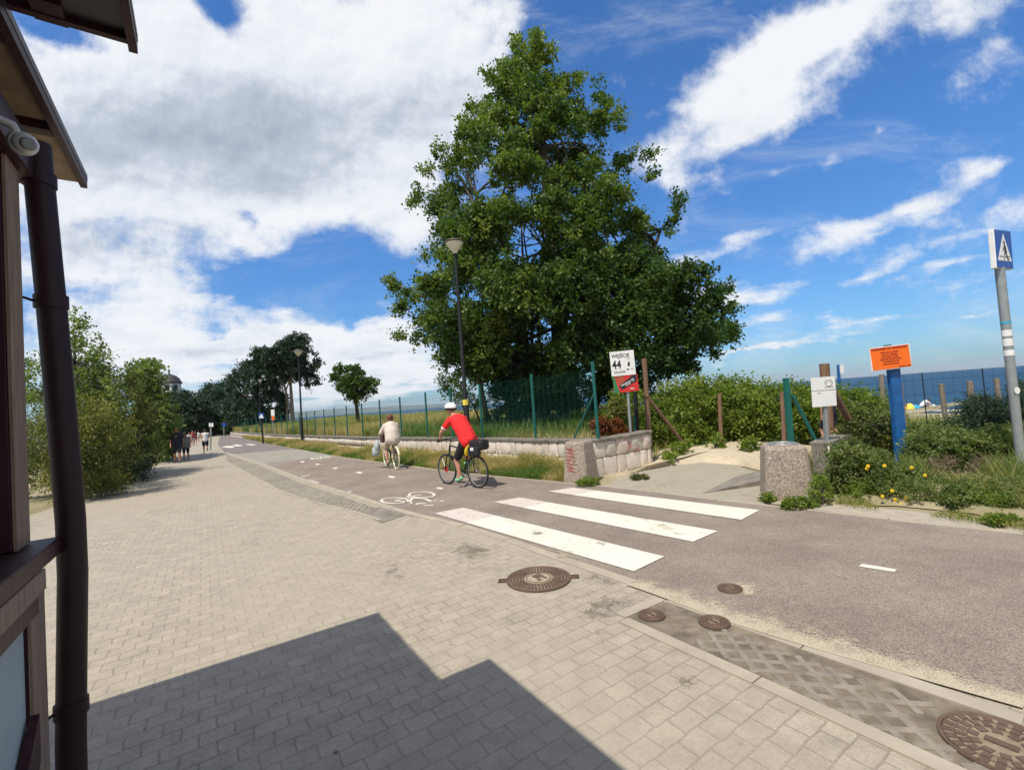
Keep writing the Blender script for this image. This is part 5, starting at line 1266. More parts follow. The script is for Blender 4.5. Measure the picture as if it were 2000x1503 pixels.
ped('distant walker in a dark shirt, right beside the red-shirted walker',382,866,24,toward,walk(.2,-1),dict(top='cloth_navy',sleeve=.5,bottom='cloth_red',leg=.8),group=GP)
# person on the beach path behind the notice
ped('person in a black top half hidden behind the white notice board and brown post',1626,872,122,R(100),walk(.15,1,.05),dict(top='cloth_navy',sleeve=.35,bottom='cloth_navy',leg=.8),Yd=11.2,wide=1.05)
b=at(1637,862,11.0); t=thing('carrier_bag','white carrier bag held low behind the thick brown post','bag',b)
MB().ell((0,0,.02),(.10,.08,.16),12,9).build('bag_body','cloth_white',t); MB().tube([(-.04,0,.15),(0,0,.28),(.04,0,.15)],.006,5).build('handle','cloth_white',t)
# beach visitor
JC=dict(pelvis=(-.15,0,.45),belly=(-.05,0,.60),chest=(.15,0,.74),neck=(.30,0,.80),head=(.40,0,.84),sh_l=(.2,.18,.74),el_l=(.38,.2,.50),wr_l=(.52,.18,.30),sh_r=(.2,-.18,.74),el_r=(.38,-.2,.50),wr_r=(.52,-.18,.30),
 hip_l=(-.12,.1,.42),kn_l=(.25,.14,.50),an_l=(-.02,.13,.08),to_l=(.13,.14,.04),hip_r=(-.12,-.1,.42),kn_r=(.25,-.14,.50),an_r=(-.02,-.13,.08),to_r=(.13,-.14,.04))
bz=lambda px,Y:( at(px,760,Y)*[1,1,0]+[0,0,-1.62])
person('beach visitor in a white shirt crouching over the sand near the water',bz(1801,41),R(-8),JC,dict(top='cloth_white',sleeve=.6,bottom='cloth_grey',leg=.7),s=1.12,hair='hair_dark')
b=bz(1818,41); t=thing('beach_hat','round white beach cushion lying in front of the crouching visitor','cushion',b); MB().ell((0,0,.42),(.26,.2,.13),14,8).build('cushion_body','sign_white',t); MB().torus((0,0,.36),.22,.03,(0,0,1),18,6).build('seam','cloth_white',t)
t['category']='cushion'; t.name='beach_cushion'
b=bz(1780,40.5); t=thing('beach_tent','small blue and yellow beach shelter standing on the sand left of the crouching visitor','beach tent',b)
MB().ell((.15,0,.12),(.5,.36,.55),18,8,zmin=0).build('blue_half','umbrella_blue',t); MB().ell((-.38,-.1,.12),(.36,.36,.72),18,8,zmin=0).build('yellow_half','umbrella_yellow',t); MB().tube([(-.75,-.1,0),(-.62,-.1,.85)],.03,6).build('pole','red_paint',t)
# ------------------------------------------------------------------ tower and far trees
yt=75.; b=at(336,860,yt); b[2]=0
t=thing('domed_tower','white octagonal tower with a dark bell-shaped dome and finial, rising behind the left hedge','tower',b)
zt=lambda py: at(336,py,yt)[2]
MB(b).lathe(b,[(1.75,0),(1.75,zt(768)),(1.65,zt(768)),(1.55,zt(749))],8,False).build('tower_wall','plaster',t)
dm=MB(b).lathe(b,[(1.72,zt(749)),(1.78,zt(747)),(1.6,zt(744.5)),(1.45,zt(740)),(1.05,zt(734.5)),(.55,zt(731.5)),(.2,zt(730)),(.14,zt(728.5))],16).build('dome','dome_slate',t)
MB(b).lathe(b+[0,0,zt(729)],[(.10,0),(.10,.3),(.22,.45),(.10,.6),(.04,.7),(.03,1.1)],10).build('finial','dome_slate',dm)
for k in range(8):
    a=math.pi/8+math.pi/4*k; q=b+np.array([math.cos(a),math.sin(a),0])*1.47; MB(b).box(q+[0,0,(zt(763)+zt(752))/2],(.12,.62,zt(752)-zt(763)),rz=a).build('window','glass_dark',t)
GT='dark trees closing the far end of the promenade'
tree('broadleaf_tree','pale-trunked tall tree with a flat spreading crown behind the middle street lamp','tree',
 [(666,556,590),(674,535,602),(690,512,612),(704,510,592),(716,514,600),(726,522,596),(735,540,608),(741,550,604)],60,4,30,110,.8,.25,'leaf_dark',[[(572,822,60,.27),(569,775,60,.21),(566,730,60,.14),(560,700,60,.08)],[(561,822,60,.17),(561,770,60,.14),(550,735,60,.10)],[(548,822,62,.10),(538,770,62,.09),(530,745,62,.06)]],barkmat='bark_pale',limbs=22,limb_r=.16,group=None,upb=.25,boughs=(34,10,1.35),shoots=[(617,705),(612,712),(615,739),(600,741),(560,670),(575,668),(507,700),(515,700)])
tree('broadleaf_tree','large rounded dark tree left of the tall pale-trunked tree','tree',[(716,478,505),(728,462,528),(745,450,534),(765,446,548),(790,444,556),(812,446,560),(832,450,545)],63,5,230,150,1.1,.25,'leaf_dark',[[(498,842,63,.5),(498,790,63,.4),(498,750,63,.2)]],limbs=10,limb_r=.18)
tree('broadleaf_tree','bluish dark dome-shaped tree closing the promenade beyond the signs','tree',[(753,415,432),(762,400,445),(780,392,456),(805,388,462),(830,392,466),(845,398,460)],78,5,200,130,1.3,.30,'leaf_dark',[[(428,852,78,.5),(428,800,78,.4),(428,775,78,.2)]],limbs=8,limb_r=.2,group=GT)
tree('broadleaf_tree','low dark tree filling the shade directly behind the walkers and the tower foot','tree',[(768,335,356),(776,322,385),(795,318,402),(815,320,410),(835,325,404),(850,332,398)],66,5,210,130,1.2,.27,'leaf_dark',[[(362,862,66,.4),(362,810,66,.3),(362,790,66,.2)]],limbs=8,limb_r=.18,group=GT)
tree('broadleaf_tree','dark tree mass right of the tiny far road sign','tree',[(796,430,470),(805,424,500),(825,424,520),(840,430,500),(848,440,470)],72,4,140,120,1.2,.28,'leaf_dark',[[(470,850,72,.4),(470,825,72,.3),(470,805,72,.2)]],limbs=6,limb_r=.16,group=GT)
tree('small_tree','small round windswept tree on the grass behind the fence, right of the lamp post','tree',
 [(714,672,682),(720,652,702),(732,648,714),(744,660,726),(755,664,731),(764,674,729),(771,682,716),(778,688,704)],31,1.6,95,120,.42,.14,'leaf_lime',[[(700,834,31,.14),(697,795,31,.12),(692,765,31,.09),(690,740,31,.05)]],limbs=16,limb_r=.06,upb=.3,tshift=-.12)
# ------------------------------------------------------------------ the big tree
rows0=[(56,1046,1060),(66,1000,1063),(80,990,1076),(105,978,1086),(125,972,1112),(145,950,1137),(170,948,1132),(190,912,1150),(205,905,1196),(230,900,1220),(250,905,1245),(270,885,1250),(285,850,1268),(310,840,1276),(330,834,1280),(355,818,1276),(385,802,1288),(410,808,1312),(440,822,1318),(470,812,1300),(500,818,1310),(520,845,1330),(545,790,1372),(565,752,1398),(585,778,1415),(610,805,1425),(640,800,1440),(660,825,1422),(680,845,1392),(700,880,1378),(720,905,1330),(745,930,1290),(770,955,1270)]
rows=[(y+14,l+34+14*math.sin(y*.11)*(y>180)+26*math.exp(-((y-400)/90)**2)+max(0,140-y)*.22,r-38-18*math.sin(y*.083+1)*(y>180)-34*math.exp(-((y-420)/80)**2)-max(0,140-y)*.05) for y,l,r in rows0]
YT=18.2
ctr=at(1095,560,YT)
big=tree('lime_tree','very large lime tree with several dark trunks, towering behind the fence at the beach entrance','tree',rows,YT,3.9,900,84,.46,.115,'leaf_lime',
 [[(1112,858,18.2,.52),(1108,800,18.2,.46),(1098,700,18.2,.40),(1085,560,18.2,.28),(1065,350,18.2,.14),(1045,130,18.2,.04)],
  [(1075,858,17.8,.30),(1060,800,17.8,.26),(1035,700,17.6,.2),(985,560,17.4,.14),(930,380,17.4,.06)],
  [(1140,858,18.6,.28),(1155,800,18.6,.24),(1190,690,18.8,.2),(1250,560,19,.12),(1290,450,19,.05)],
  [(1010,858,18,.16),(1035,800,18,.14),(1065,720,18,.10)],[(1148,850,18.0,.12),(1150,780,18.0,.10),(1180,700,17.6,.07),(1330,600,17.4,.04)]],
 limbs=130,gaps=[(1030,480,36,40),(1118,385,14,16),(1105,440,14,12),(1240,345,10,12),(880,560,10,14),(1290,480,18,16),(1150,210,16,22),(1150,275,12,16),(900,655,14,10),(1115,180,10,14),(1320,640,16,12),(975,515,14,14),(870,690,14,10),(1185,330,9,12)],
 shell=.6,twigs=6,droop=.35,upb=.55,aspect=.42,tfun=lambda c: -.01+.22*np.clip((c[2]-7)/8,-.5,1)+.16*np.clip((ctr[0]-c[0])/5,-1,1)+.25*(float(pnoise(c[0]*1.,c[2],1.3,31))-.5),outb=.8,limb_r=.08,boughs=(185,17,.86),front=[(1235,545,.8),(1290,560,.8),(1345,545,.7),(1385,600,.6),(1225,620,.8),(1285,640,.8),(1345,640,.7),(1205,680,.7),(1270,700,.6),(1120,505,.8),(1150,560,.7),(1095,590,.6),(850,565,.5),(1060,425,.7),(1150,440,.8),(990,420,.7),(1190,385,.6),(1110,455,.6),(930,450,.6),(1110,400,.7),(1000,330,.7)],shoots=[(1050,68),(1055,85),(1048,100),(1058,115),(1008,82),(1018,98),(1030,112),(1075,104),(1040,130),(1010,125),(1128,152),(1126,168),(1110,160),(1192,204),(1212,228),(985,134),(955,154),(918,209),(905,244),(855,294),(838,334),(818,374),(810,398),(1325,392),(1320,410),(1312,430),(1300,450),(760,553),(775,562),(792,575),(790,605),(784,650),(1425,565),(1428,600),(1434,640),(1400,690),(1395,570),(1268,304),(1272,340),(1180,700),(1220,690),(1160,670)])  # tint lightens to top left: yellow seeds, plus sun side painted into colour
tree('young_tree','slender leaning tree with a thin dark trunk, left of the big tree behind the fence','tree',[(640,870,960),(665,872,975),(690,880,985),(712,895,975),(730,915,960)],17.2,1.4,95,80,.5,.13,'leaf_lime',[[(957,850,17.2,.13),(948,800,17.2,.11),(936,740,17.2,.09),(930,690,17.2,.06),(925,650,17.2,.03)]],limbs=12,limb_r=.04,tshift=-.05)
tree('small_tree','sparse small olive-leaved sapling behind the lamp post','tree',[(722,880,900),(735,865,925),(750,862,930),(765,872,935),(790,900,945)],20,1.0,34,60,.4,.11,'leaf_olive',[[(945,850,20,.05),(930,800,20,.04),(905,760,20,.03)]],limbs=12,limb_r=.02)
# ------------------------------------------------------------------ shrubs behind the fence and at the beach entrance
def shrub(name,label,rows,Y,depth,n,leaves,crad,ls,mat,stem,group=None,**kw):
    return tree(name,label,'shrub',rows,Y,depth,n,leaves,crad,ls,mat,[[(stem[0],stem[1],Y,.04),(stem[0],(stem[1]+rows[0][0])/2,Y,.025)]],group=group,limbs=kw.pop('limbs',14),limb_r=.02,**kw)
GD='dense green shrubs on the dune right of the big tree'
shrub('dune_shrub','bright green dense shrub just right of the slanting brace, left of the short dark post',[(752,1322,1350),(762,1296,1392),(785,1284,1406),(820,1282,1408),(850,1284,1406),(872,1292,1400)],14.6,1.2,240,80,.42,.085,'leaf_shrub',(1345,872),GD,tshift=.08)
shrub('dune_shrub','bright green dense shrub between the short dark post and the white leaning stake',[(750,1400,1440),(765,1390,1482),(790,1388,1490),(825,1390,1492),(860,1396,1488)],14.9,1.2,240,80,.42,.085,'leaf_shrub',(1440,868),GD,tshift=.05)
shrub('dune_shrub','green shrub with paler tips left of the slim brown post and green fence post',[(760,1490,1520),(775,1478,1585),(800,1478,1600),(830,1482,1600),(856,1492,1590)],14.0,1.1,200,80,.40,.085,'leaf_shrub',(1530,862),GD)
shrub('dune_shrub','green shrub behind the notice board and the thick brown post',[(768,1600,1680),(785,1590,1722),(815,1590,1735),(850,1600,1740)],13.0,1.0,170,80,.38,.08,'leaf_shrub',(1660,860),GD,tshift=-.05)
shrub('dune_shrub','shaded green shrub behind the entrance sign pole and the black post',[(775,1205,1255),(795,1190,1285),(825,1188,1290),(848,1192,1290)],14.5,.9,110,70,.35,.08,'leaf_shrub',(1235,850),GD,tshift=-.1)
shrub('dead_shrub','low shrub with rust-red dried leaves on top of the wall near the entrance sign',[(822,1165,1205),(832,1160,1222),(846,1162,1226)],12.4,.35,46,50,.18,.07,'leaf_red',(1195,850))
shrub('flowering_shrub','small yellow-leaved shrub left of the entrance sign pole',[(786,1198,1212),(798,1192,1220),(812,1194,1220)],13.2,.35,30,50,.2,.07,'leaf_feather',(1205,830),tshift=.25)
GU='understorey bushes beneath the big tree'
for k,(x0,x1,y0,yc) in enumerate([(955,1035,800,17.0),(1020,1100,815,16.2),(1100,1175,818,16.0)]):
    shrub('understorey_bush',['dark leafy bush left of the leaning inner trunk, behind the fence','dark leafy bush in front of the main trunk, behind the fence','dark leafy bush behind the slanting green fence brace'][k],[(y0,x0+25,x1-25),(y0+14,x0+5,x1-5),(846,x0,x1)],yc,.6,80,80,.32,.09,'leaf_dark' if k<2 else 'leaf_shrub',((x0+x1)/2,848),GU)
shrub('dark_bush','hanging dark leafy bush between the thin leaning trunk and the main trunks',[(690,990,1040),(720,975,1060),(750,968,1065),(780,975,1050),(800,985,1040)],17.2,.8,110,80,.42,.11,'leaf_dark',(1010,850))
# right-hand dune bushes in front of the sea
GR='dune bushes in front of the sea at the right'
def lowbush(label,rows,Y,depth,n,leaves,crad,ls,mat,stem,nm='dune_bush',**kw):
    kw.setdefault('upb',.75)
    return lowbush_(label,rows,Y,depth,n,leaves,crad,ls,mat,stem,nm,**kw)
def lowbush_(label,rows,Y,depth,n,leaves,crad,ls,mat,stem,nm='dune_bush',**kw): return shrub(nm,label,rows,Y,depth,n,leaves,crad,ls,mat,stem,GR if nm=='dune_bush' else None,**kw)
lowbush('leafy bush around the foot of the notice board pole',[(868,1640,1680),(888,1628,1722),(915,1622,1735),(950,1628,1730),(988,1636,1715)],7.3,.40,230,80,.15,.042,'leaf_olive',(1675,992))
lowbush('low leafy bush with yellow flowers right of the bin with the metal rim',[(915,1700,1755),(935,1680,1790),(955,1672,1805),(975,1672,1800),(990,1690,1785)],7.1,.35,200,80,.14,.040,'leaf_olive',(1735,992))
lowbush('broad olive bush right of the blue signpost',[(848,1800,1860),(862,1780,1905),(885,1775,1930),(910,1775,1930),(930,1785,1925),(948,1810,1900)],8.5,.6,330,80,.19,.045,'leaf_olive',(1850,960),tshift=-.05)
lowbush('olive bush crowding the foot of the crossing sign pole',[(842,1915,2010),(868,1900,2060),(900,1890,2080),(935,1895,2080),(960,1915,2060)],8.4,.6,330,80,.19,.045,'leaf_olive',(1980,962),tshift=-.08)
GB='dry brown brush at the foot of the dune bushes'
for lb_,rw_,sx_ in (('tangle of dry brown twigs below the broad olive bush',[(905,1790,1880),(930,1780,1925),(955,1778,1930),(985,1800,1900)],1850),('tangle of dry brown twigs left of the crossing sign pole foot',[(905,1900,1960),(930,1890,1985),(955,1888,1990),(975,1900,1985)],1940)):
    shrub('dry_brush',lb_,rw_,7.85,.35,150,60,.16,.085,'leaf_twig',(sx_,985),GB,aspect=.045,upb=.2,droop=.0)
lowbush('pale dry bush in front of the sea, left of the blue signpost',[(836,1660,1735),(850,1645,1742),(868,1640,1742),(885,1645,1740)],9.8,.5,110,70,.24,.06,'leaf_feather',(1700,885),tshift=-.05)
lowbush('leafy bush left of the blue signpost among pale dry stalks',[(800,1665,1725),(815,1650,1735),(835,1650,1738)],12.0,.5,80,70,.3,.07,'leaf_olive',(1700,850))
lowbush('bush behind the blue signpost below the beach tent',[(838,1790,1850),(850,1775,1890),(865,1770,1900)],10.5,.5,90,70,.28,.065,'leaf_olive',(1830,875))
lowbush('feathery dark conifer-like shrub left of the crossing sign pole',[(786,1905,1925),(800,1892,1955),(820,1885,1965),(840,1862,1968),(860,1850,1965)],9.6,.6,150,80,.30,.07,'leaf_dark',(1925,870),nm='feathery_shrub',upb=-.05,droop=.0,aspect=.16,outb=1.3,tshift=.2)
lowbush('feathery dark conifer-like shrub right of the crossing sign pole',[(762,1985,2010),(780,1965,2040),(810,1960,2060),(850,1965,2070)],9.2,.6,130,80,.30,.07,'leaf_dark',(2010,870),nm='feathery_shrub',upb=-.05,droop=.0,aspect=.16,outb=1.3,tshift=.2)
# small plants on the sand
GS='small rose shoots on the sand at the beach entrance'
for k,(x_,y_,w_,h_,lb) in enumerate([(1335,898,36,34,'leafy shoot at the foot of the slanting wooden brace'),(1397,888,34,36,'leafy shoot in the middle of the sand bank, below the short dark post'),(1464,890,30,34,'leafy shoot at the right end of the sand bank, left of the large bin'),(1310,905,20,16,'tiny pale shoot nearest the angled wall')]):
    Yk=G(x_,y_)[1]; shrub('rose_shoot',lb,[(y_-h_,x_-w_/4,x_+w_/4),(y_-h_*.5,x_-w_/2,x_+w_/2),(y_-2,x_-w_/3,x_+w_/3)],Yk,.25,26,30,.16,.07,'leaf_shrub',(x_,y_),GS,limbs=8)
for (x_,y_,w_,h_,lb,m_) in [(1604,985,44,52,'bright green weed patch against the right side of the large bin','leaf_shrub'),(1560,992,60,18,'low weeds along the front foot of the large bin','leaf_shrub'),(1500,978,22,12,'small weed at the left foot of the large bin','leaf_shrub'),(1860,990,46,24,'low green weed on the roadside sand, right of the yellow flowers','leaf_olive'),(1955,1022,60,14,'grassy weed at the right edge of the picture beside the asphalt','leaf_shrub'),(1150,948,46,14,'low weeds at the foot of the left bin','leaf_shrub'),(1250,936,30,8,'low weeds at the foot of the angled wall','leaf_feather')]:
    Yk=G(x_,y_)[1]; shrub('weed',lb,[(y_-h_,x_-w_*.3,x_+w_*.3),(y_-h_*.4,x_-w_*.5,x_+w_*.5),(y_,x_-w_*.45,x_+w_*.45)],Yk,.15,max(24,int(w_*1.2)),40,.065,.030,m_,(x_,y_),None,limbs=5)
# yellow flowers: dandelion-like heads on stems
GFl='yellow flower heads on thin stems beside the large bin'
fl=[(1742,958),(1738,988),(1760,985),(1723,969),(1695,910),(1727,909),(1780,913),(1806,928),(1770,972),(1693,915),(1755,992),(1748,975)]
def flower(x_,y_,label):
    Yk=6.42+random.uniform(0,.12); c=at(x_,y_,Yk); b=np.array([c[0],c[1]+.03,-.0]); t=thing('yellow_flower',label,'flower',b,0,GFl)
    mb=MB(b); nP=12
    for k in range(nP):
        a=2*math.pi*k/nP; d=np.array([math.cos(a),-.5,math.sin(a)]); mb.ell(c+unit(d)*.012,(.020,.012,.015),6,4)
    mb.build('head','cloth_yellow',t); MB(b).tube([b,(b+c)/2+[.01,0,0],c],.003,4).build('stem','leaf_shrub',t)
where=['nearest the asphalt under the notice board','in front of the low bush, lowest pair on the left','in front of the low bush, lowest pair on the right','left of the low bush centre','high beside the board pole','high between the board pole and blue post','high at the right of the blue post','farthest right, by the olive bush','right of the low bush centre','high, touching the board pole','lowest of all, above the roadside slab','in the centre of the flower cluster']
for (x_,y_),wh in zip(fl,where): flower(x_,y_,'yellow flower head '+wh)
# ------------------------------------------------------------------ left hedge
def tama_(*a,**k): pass
def tama(label,rows,Y,depth,n,mat,stem,ts=0,ls=.10,cr=.55,asp=.13,nm='feathery_bush',ub=.0,dr=.9,lv=90,cat='bush'):
    return tree(nm,label,cat,rows,Y,depth,n,lv,cr,ls,mat,[[(stem[0],stem[1],Y,.05),(stem[0],(stem[1]+rows[0][0])/2,Y,.03)]],limbs=14,limb_r=.02,upb=ub,droop=dr,aspect=asp,twigs=7,tshift=ts,outb=.9,boughs=(max(8,n//15),12,.62),tfun=lambda c: .5*(float(pnoise(c[0],c[2]*1.,.8,17))-.5))
tama('yellow-green feathery bush with drooping sprays, nearest the drainpipe on the left',[(800,110,190),(820,60,215),(860,40,232),(900,40,238),(935,45,232),(952,55,222)],13.2,1.3,430,'leaf_feather',(140,958),.10,.10,.5)
tama('tall feathery green-gold bush in the middle of the left hedge',[(728,170,235),(742,150,262),(775,140,280),(820,150,292),(870,160,290),(900,170,278),(915,190,262)],17.5,1.5,480,'leaf_feather',(240,930),.0,.12,.6)
tama('shaded dark bush low between the two feathery bushes',[(840,215,268),(870,205,280),(900,200,275),(925,205,258),(940,195,245)],15.8,.8,170,'leaf_dark',(245,945),.05,.10,.5,.2)
tree('elder_bush','tall airy grey-green shrub with upright shoots rising behind the feathery bushes, beside the drainpipe','bush',[(600,136,146),(625,128,158),(645,130,176),(665,120,188),(690,100,200),(715,60,212),(740,50,232),(770,45,235),(800,50,225)],15.8,1.3,130,46,.42,.10,'leaf_olive',[[(150,940,15.8,.09),(150,800,15.8,.06),(145,680,15.8,.03)],[(100,940,15.6,.06),(105,800,15.6,.04)]],limbs=60,limb_r=.025,upb=.9,twigs=4,shell=.4)
tree('broadleaf_tree','small dark rounded tree behind the hedge, just left of the domed tower','tree',[(716,280,298),(727,262,302),(745,255,304),(765,262,306),(790,275,318),(820,285,334),(860,296,334),(880,306,325)],24,1.8,220,80,.6,.17,'leaf_olive',[[(300,900,24,.12),(300,820,24,.1),(298,760,24,.05)]],limbs=16,limb_r=.05,tshift=-.15)
tama('dark olive bush at the far end of the left hedge beside the walkers',[(800,285,300),(830,278,308),(865,280,306),(893,285,300)],24.5,.7,120,'leaf_olive',(310,900),-.1,.13,.55,.25)
# ------------------------------------------------------------------ grass and ground cover
def scatter(poly_rows,n,zf):
    P=[]
    for _ in range(n):
        pass
    return P
def between(A,B,n,power=1.0):
    """random points in the band between two lines of equal sampling"""
    A=np.array(along(A,200)); B=np.array(along(B,200)); i=rng.uniform(0,198.9,n)**1.0; k=i.astype(int); f=(i-k)[:,None]; t=rng.uniform(0,1,n)[:,None]**power
    a=A[k]*(1-f)+A[k+1]*f; b=B[k]*(1-f)+B[k+1]*f; return a*(1-t)+b*t,t[:,0]
Ev=PX([(1103,941),(1030,936),(952,928.5),(880,921),(820,912)]); Wv=PX([(1160,929),(1000,914),(900,905),(860,901),(820,898)])
Ef=PX([(820,912),(746,903),(700,897),(652,890),(587,878),(513,864.5),(470,853)]); Wf=PX([(820,898),(760,891),(700,885),(650,877.5),(600,870),(530,863),(480,857)])
def verge(E_,W_,n,h0,wd,nm):
    P,t=between([e+np.array([.03,.03,0]) for e in E_],W_,n); P[:,2]=.0
    g=pnoise(P[:,0],P[:,1],.9,2)*.6+pnoise(P[:,0],P[:,1],.35,4)*.4
    green=np.clip((g-.45)*3+ (0.55-t)*1.3,0,1); h=h0*(.35+.9*np.clip(g*1.2,0,1))*(.5+t*.8)*rng.uniform(.5,1.3,n)*np.where(green>.6,.75,1.1)
    o=grass(nm,P,h,np.clip(green+rng.normal(size=n)*.12,0,1),wd,.35); tag(o,None,None,None,'stuff'); return o
struct(strip('verge',along([e-NX*0+np.array([.02,.02,0]) for e in Ev],60),along([w_+np.array([.1,.1,0]) for w_ in Wv],60),'dune_soil',.002,rows=2))
struct(strip('verge',along(Ef,60),along([w_+np.array([.1,.1,0]) for w_ in Wf],60),'dune_soil',.002,rows=2))
o=verge(Ev,Wv,42000,.30,.006,'verge_grass'); tag(o,'dry and green grass on the verge between the cycle path and the long wall, near the bins','grass')
o=verge(Ef,Wf,42000,.30,.010,'verge_grass'); tag(o,'straggly dry grass on the far verge below the middle street lamp','grass')
# dune meadow behind the fence
WLs=[p+unit(np.array([1,.8,0]))*.34 for p in WB[:]]
def dune_z(P,d): return .55-.0*d
A=along(WLs,60); Wd=[p+NX*30 for p in A]
V=[];Fq=[];m_=20
for j in range(m_+1):
    for i,p in enumerate(A):
        q=p+NX*(j/m_)**1.6*32; dd=(j/m_)**1.6*32; z=(.62 if i>4 else .62)+.32*float(pnoise(q[0],q[1],4,6))*min(1,dd/2)+(.02*dd if dd<12 else .24-(dd-12)*.10); 
        ff=min(1,max(0,(i-.5)/3.5)+.0*dd); ff=ff*ff*(3-2*ff); z=z*(ff+(1-ff)*max(0,1-dd/1.6)*.9)-(1-ff)*.1*min(1,dd)
        V.append((q[0],q[1],z-.10))
n_=len(A)
for j in range(m_):
    for i in range(n_-1): Fq.append((j*n_+i,j*n_+i+1,(j+1)*n_+i+1,(j+1)*n_+i))
me=np_mesh('dune',V,Fq,smooth=True)
if me.polygons[0].normal.z<0: me.flip_normals()
struct(link_mesh('dune',me,None,'dune_soil'))
DV=np.array(V).reshape(m_+1,n_,3)
n=90000; ii=rng.uniform(0,n_-1.001,n); jj=rng.uniform(0,1,n)**1.15*(m_-7); a_=ii.astype(int); b_=jj.astype(int); fu=(ii-a_)[:,None]; fv=(jj-b_)[:,None]
P=(DV[b_,a_]*(1-fu)+DV[b_,a_+1]*fu)*(1-fv)+(DV[b_+1,a_]*(1-fu)+DV[b_+1,a_+1]*fu)*fv
g=pnoise(P[:,0],P[:,1],3.5,8)*.55+pnoise(P[:,0],P[:,1],1.0,9)*.45; dist=np.hypot(P[:,0],P[:,1])
green=np.clip((g-.46)*3.2+np.where(dist<20,.55,.1)+rng.normal(size=n)*.15,0,1); h=(.30+.50*g)*rng.uniform(.6,1.25,n)*np.where(dist<19,.8,1.)
o=grass('meadow_grass',P,h,green,.011,.28); tag(o,'tall dry yellow and green dune grass growing behind the long fence','grass',None,'stuff')
# dune grass far right slope and sandy strip
n=26000; aa=rng.uniform(-22,8,n); nn_=rng.uniform(14.5,27,n); P=aa[:,None]*AX+nn_[:,None]*NX; P[:,2]=ground_z(nn_)-.05
g=pnoise(P[:,0],P[:,1],2.5,11); keep=(g>.35)&~((P[:,0]<8)&(P[:,1]>20)); P=P[keep]; g=g[keep]; m2=len(P)
o=grass('dune_grass',P,(.3+.5*g)*rng.uniform(.6,1.3,m2),np.clip(.25+g*.7+rng.normal(size=m2)*.2,0,1),.009,.3); tag(o,'sparse grass on the sand slope between the bushes and the beach','grass',None,'stuff')
n=9000; P=np.stack([rng.uniform(4.6,7.6,n),np.zeros(n),np.zeros(n)],1); P[:,1]=rng.uniform(0,1,n)*2.4+ 11.35-P[:,0]*.72; P[:,2]=.0
g=pnoise(P[:,0],P[:,1],.45,19); keep=(g>.42)&(P[:,0]>5.25); P=P[keep]; g=g[keep]; m2=len(P)
o=grass('tall_weeds',P,(.22+.40*g)*rng.uniform(.5,1.25,m2),np.clip(.55+.5*g+rng.normal(size=m2)*.25,0,1),.006,.30); tag(o,'tall light green weeds and grass around the foot of the blue signpost','weeds',None,'stuff')
def low_weeds(name,label,n,mat,x0,x1,lo,hi,ls,seed,thr):
    C=[]
    while len(C)<n:
        x_=random.uniform(x0,x1); u=random.uniform(0,1); y_=lo(x_)*(1-u)+hi(x_)*u
        if float(pnoise(x_,y_,.5,seed))<thr: continue
        C.append(np.array([x_,y_,.04+random.uniform(0,.14)*float(pnoise(x_,y_,.9,seed+1))*2]))
    o=foliage(name,mat,C,(6,9,-3),34,.10,ls,None,4,.1,.8,0.,.33,None,(0,0,0),.2); tag(o,label,'weeds',None,'stuff'); return o
roadline=lambda x_: float(np.interp(x_,[4.2,4.9,5.4,6.2,8],[6.75,5.95,5.35,4.6,3.0]))
low_weeds('low_weeds','messy low green weeds covering the soil between the roadside slabs and the dune bushes',950,'leaf_olive',4.75,7.6,lambda x_:roadline(x_)+.95,lambda x_:roadline(x_)+2.9,.034,41,.40)
low_weeds('low_weeds','scattered bright green seedlings along the roadside slabs right of the large bin',260,'leaf_shrub',4.6,7.0,lambda x_:roadline(x_)+.62,lambda x_:roadline(x_)+1.5,.028,43,.55)
n=26000; Ar=PX([(1610,990),(1700,1000),(1830,1016),(1990,1040),(2060,1050)]); Br=PX([(1640,945),(1740,945),(1880,960),(2010,985),(2080,1000)]); P,t=between(Ar,Br,n,.7); P[:,2]=.03
g=pnoise(P[:,0],P[:,1],.5,12); keep=(g>.57)|((P[:,0]>6.4)&(g>.35)); P=P[keep]; g=g[keep]; m2=len(P)
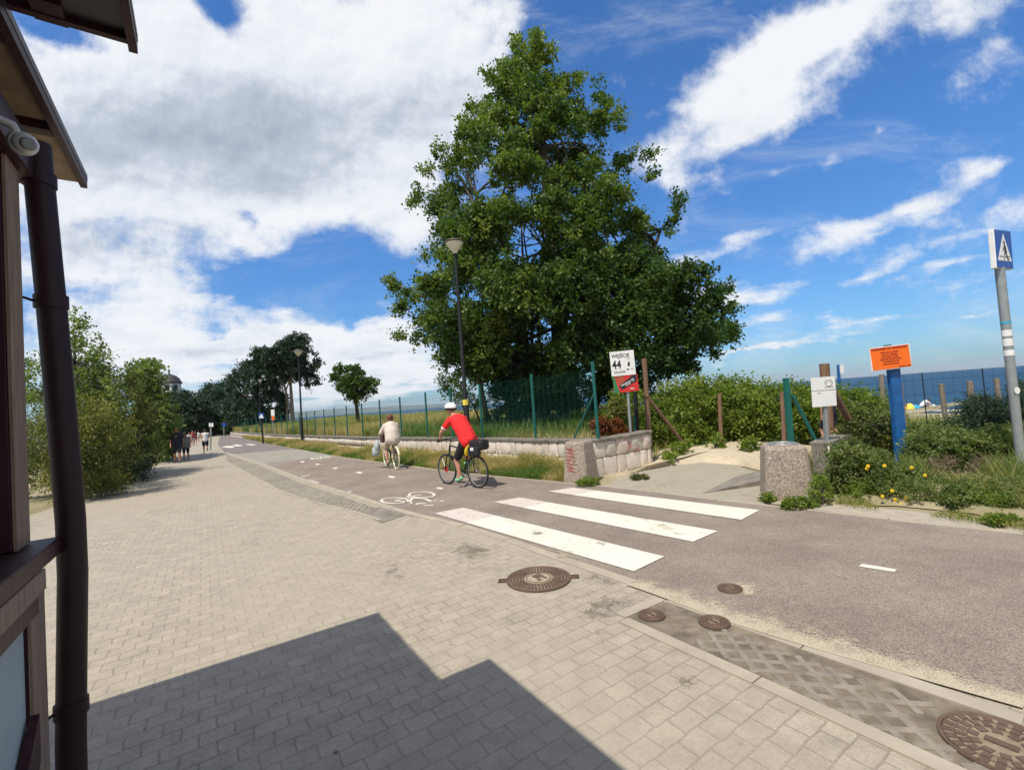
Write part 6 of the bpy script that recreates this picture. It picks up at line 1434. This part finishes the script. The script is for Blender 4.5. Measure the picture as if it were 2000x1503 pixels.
o=grass('roadside_grass',P,(.03+.20*t[keep])*rng.uniform(.5,1.4,m2),np.clip(g+rng.normal(size=m2)*.25,0,1),.004,.5); tag(o,'thin dry grass and weeds on the sand right of the large bin','grass',None,'stuff')
# wire fence at the right
fp=[at(1638,905,9.0),at(1725,0,8.9),at(1840,0,8.7),at(1990,0,8.5),at(2120,0,8.3)]
fp=[np.array([p[0],p[1],0.]) for p in fp]
t=thing('wire_fence','thin dark wire mesh fence strung between slim posts through the dune bushes at the right','fence',fp[0]); fo=np.array(t.location)
for p in fp[1:]: MB(fo).tube([p-[0,0,.1],p+[0,0,1.80]],.009,6).build('post','lamp_black',t)
mb=MB(fo)
for p,q in zip(fp[:-1],fp[1:]):
    for k in range(13): mb.tube([p+[0,0,.15+k*.137],q+[0,0,.15+k*.137]],.0022,3,False,False)
    ln=np.linalg.norm(q-p); nv=int(ln/.16)
    for k in range(nv): r_=p+(q-p)*k/nv; mb.tube([r_+[0,0,.12],r_+[0,0,1.80]],.0016,3,False,False)
mb.build('wire_mesh','lamp_black',t)
# little things on the paving
def litter(px,py,sz,label,mat='grey_ink'):
    b=G(px,py); t=thing('pebble',label,'pebble',b+[0,0,.004],random.uniform(0,3)); 
    me=MB().ell((0,0,sz*.3),(sz,sz*.7,sz*.4),7,5); me.v=[tuple(np.array(v)*(1+rng.normal()*.08)) for v in me.v]; o=me.build('pebble_stone',mat,t); return t
t=litter(656,1469,.014,'small dark round pebble in the kiosk shadow near the bottom edge'); litter(1850,1470,.010,'tiny dark pebble on the sunlit paving near the lower right')

# ------------------------------------------------------------------ thin sea air
hb=MB().box((2000,6500,92),(30000,23000,200)); hb=hb.build('haze',None); hb['kind']='stuff'
hm=bpy.data.materials.new('haze_air'); hm.use_nodes=True; ht=hm.node_tree; ht.nodes.clear()
hv=ht.nodes.new('ShaderNodeVolumePrincipled'); hv.inputs['Color'].default_value=(.80,.88,1,1); hv.inputs['Density'].default_value=.00005; hv.inputs['Anisotropy'].default_value=.0
ho=ht.nodes.new('ShaderNodeOutputMaterial'); ht.links.new(hv.outputs[0],ho.inputs['Volume']); hb.data.materials.append(hm)
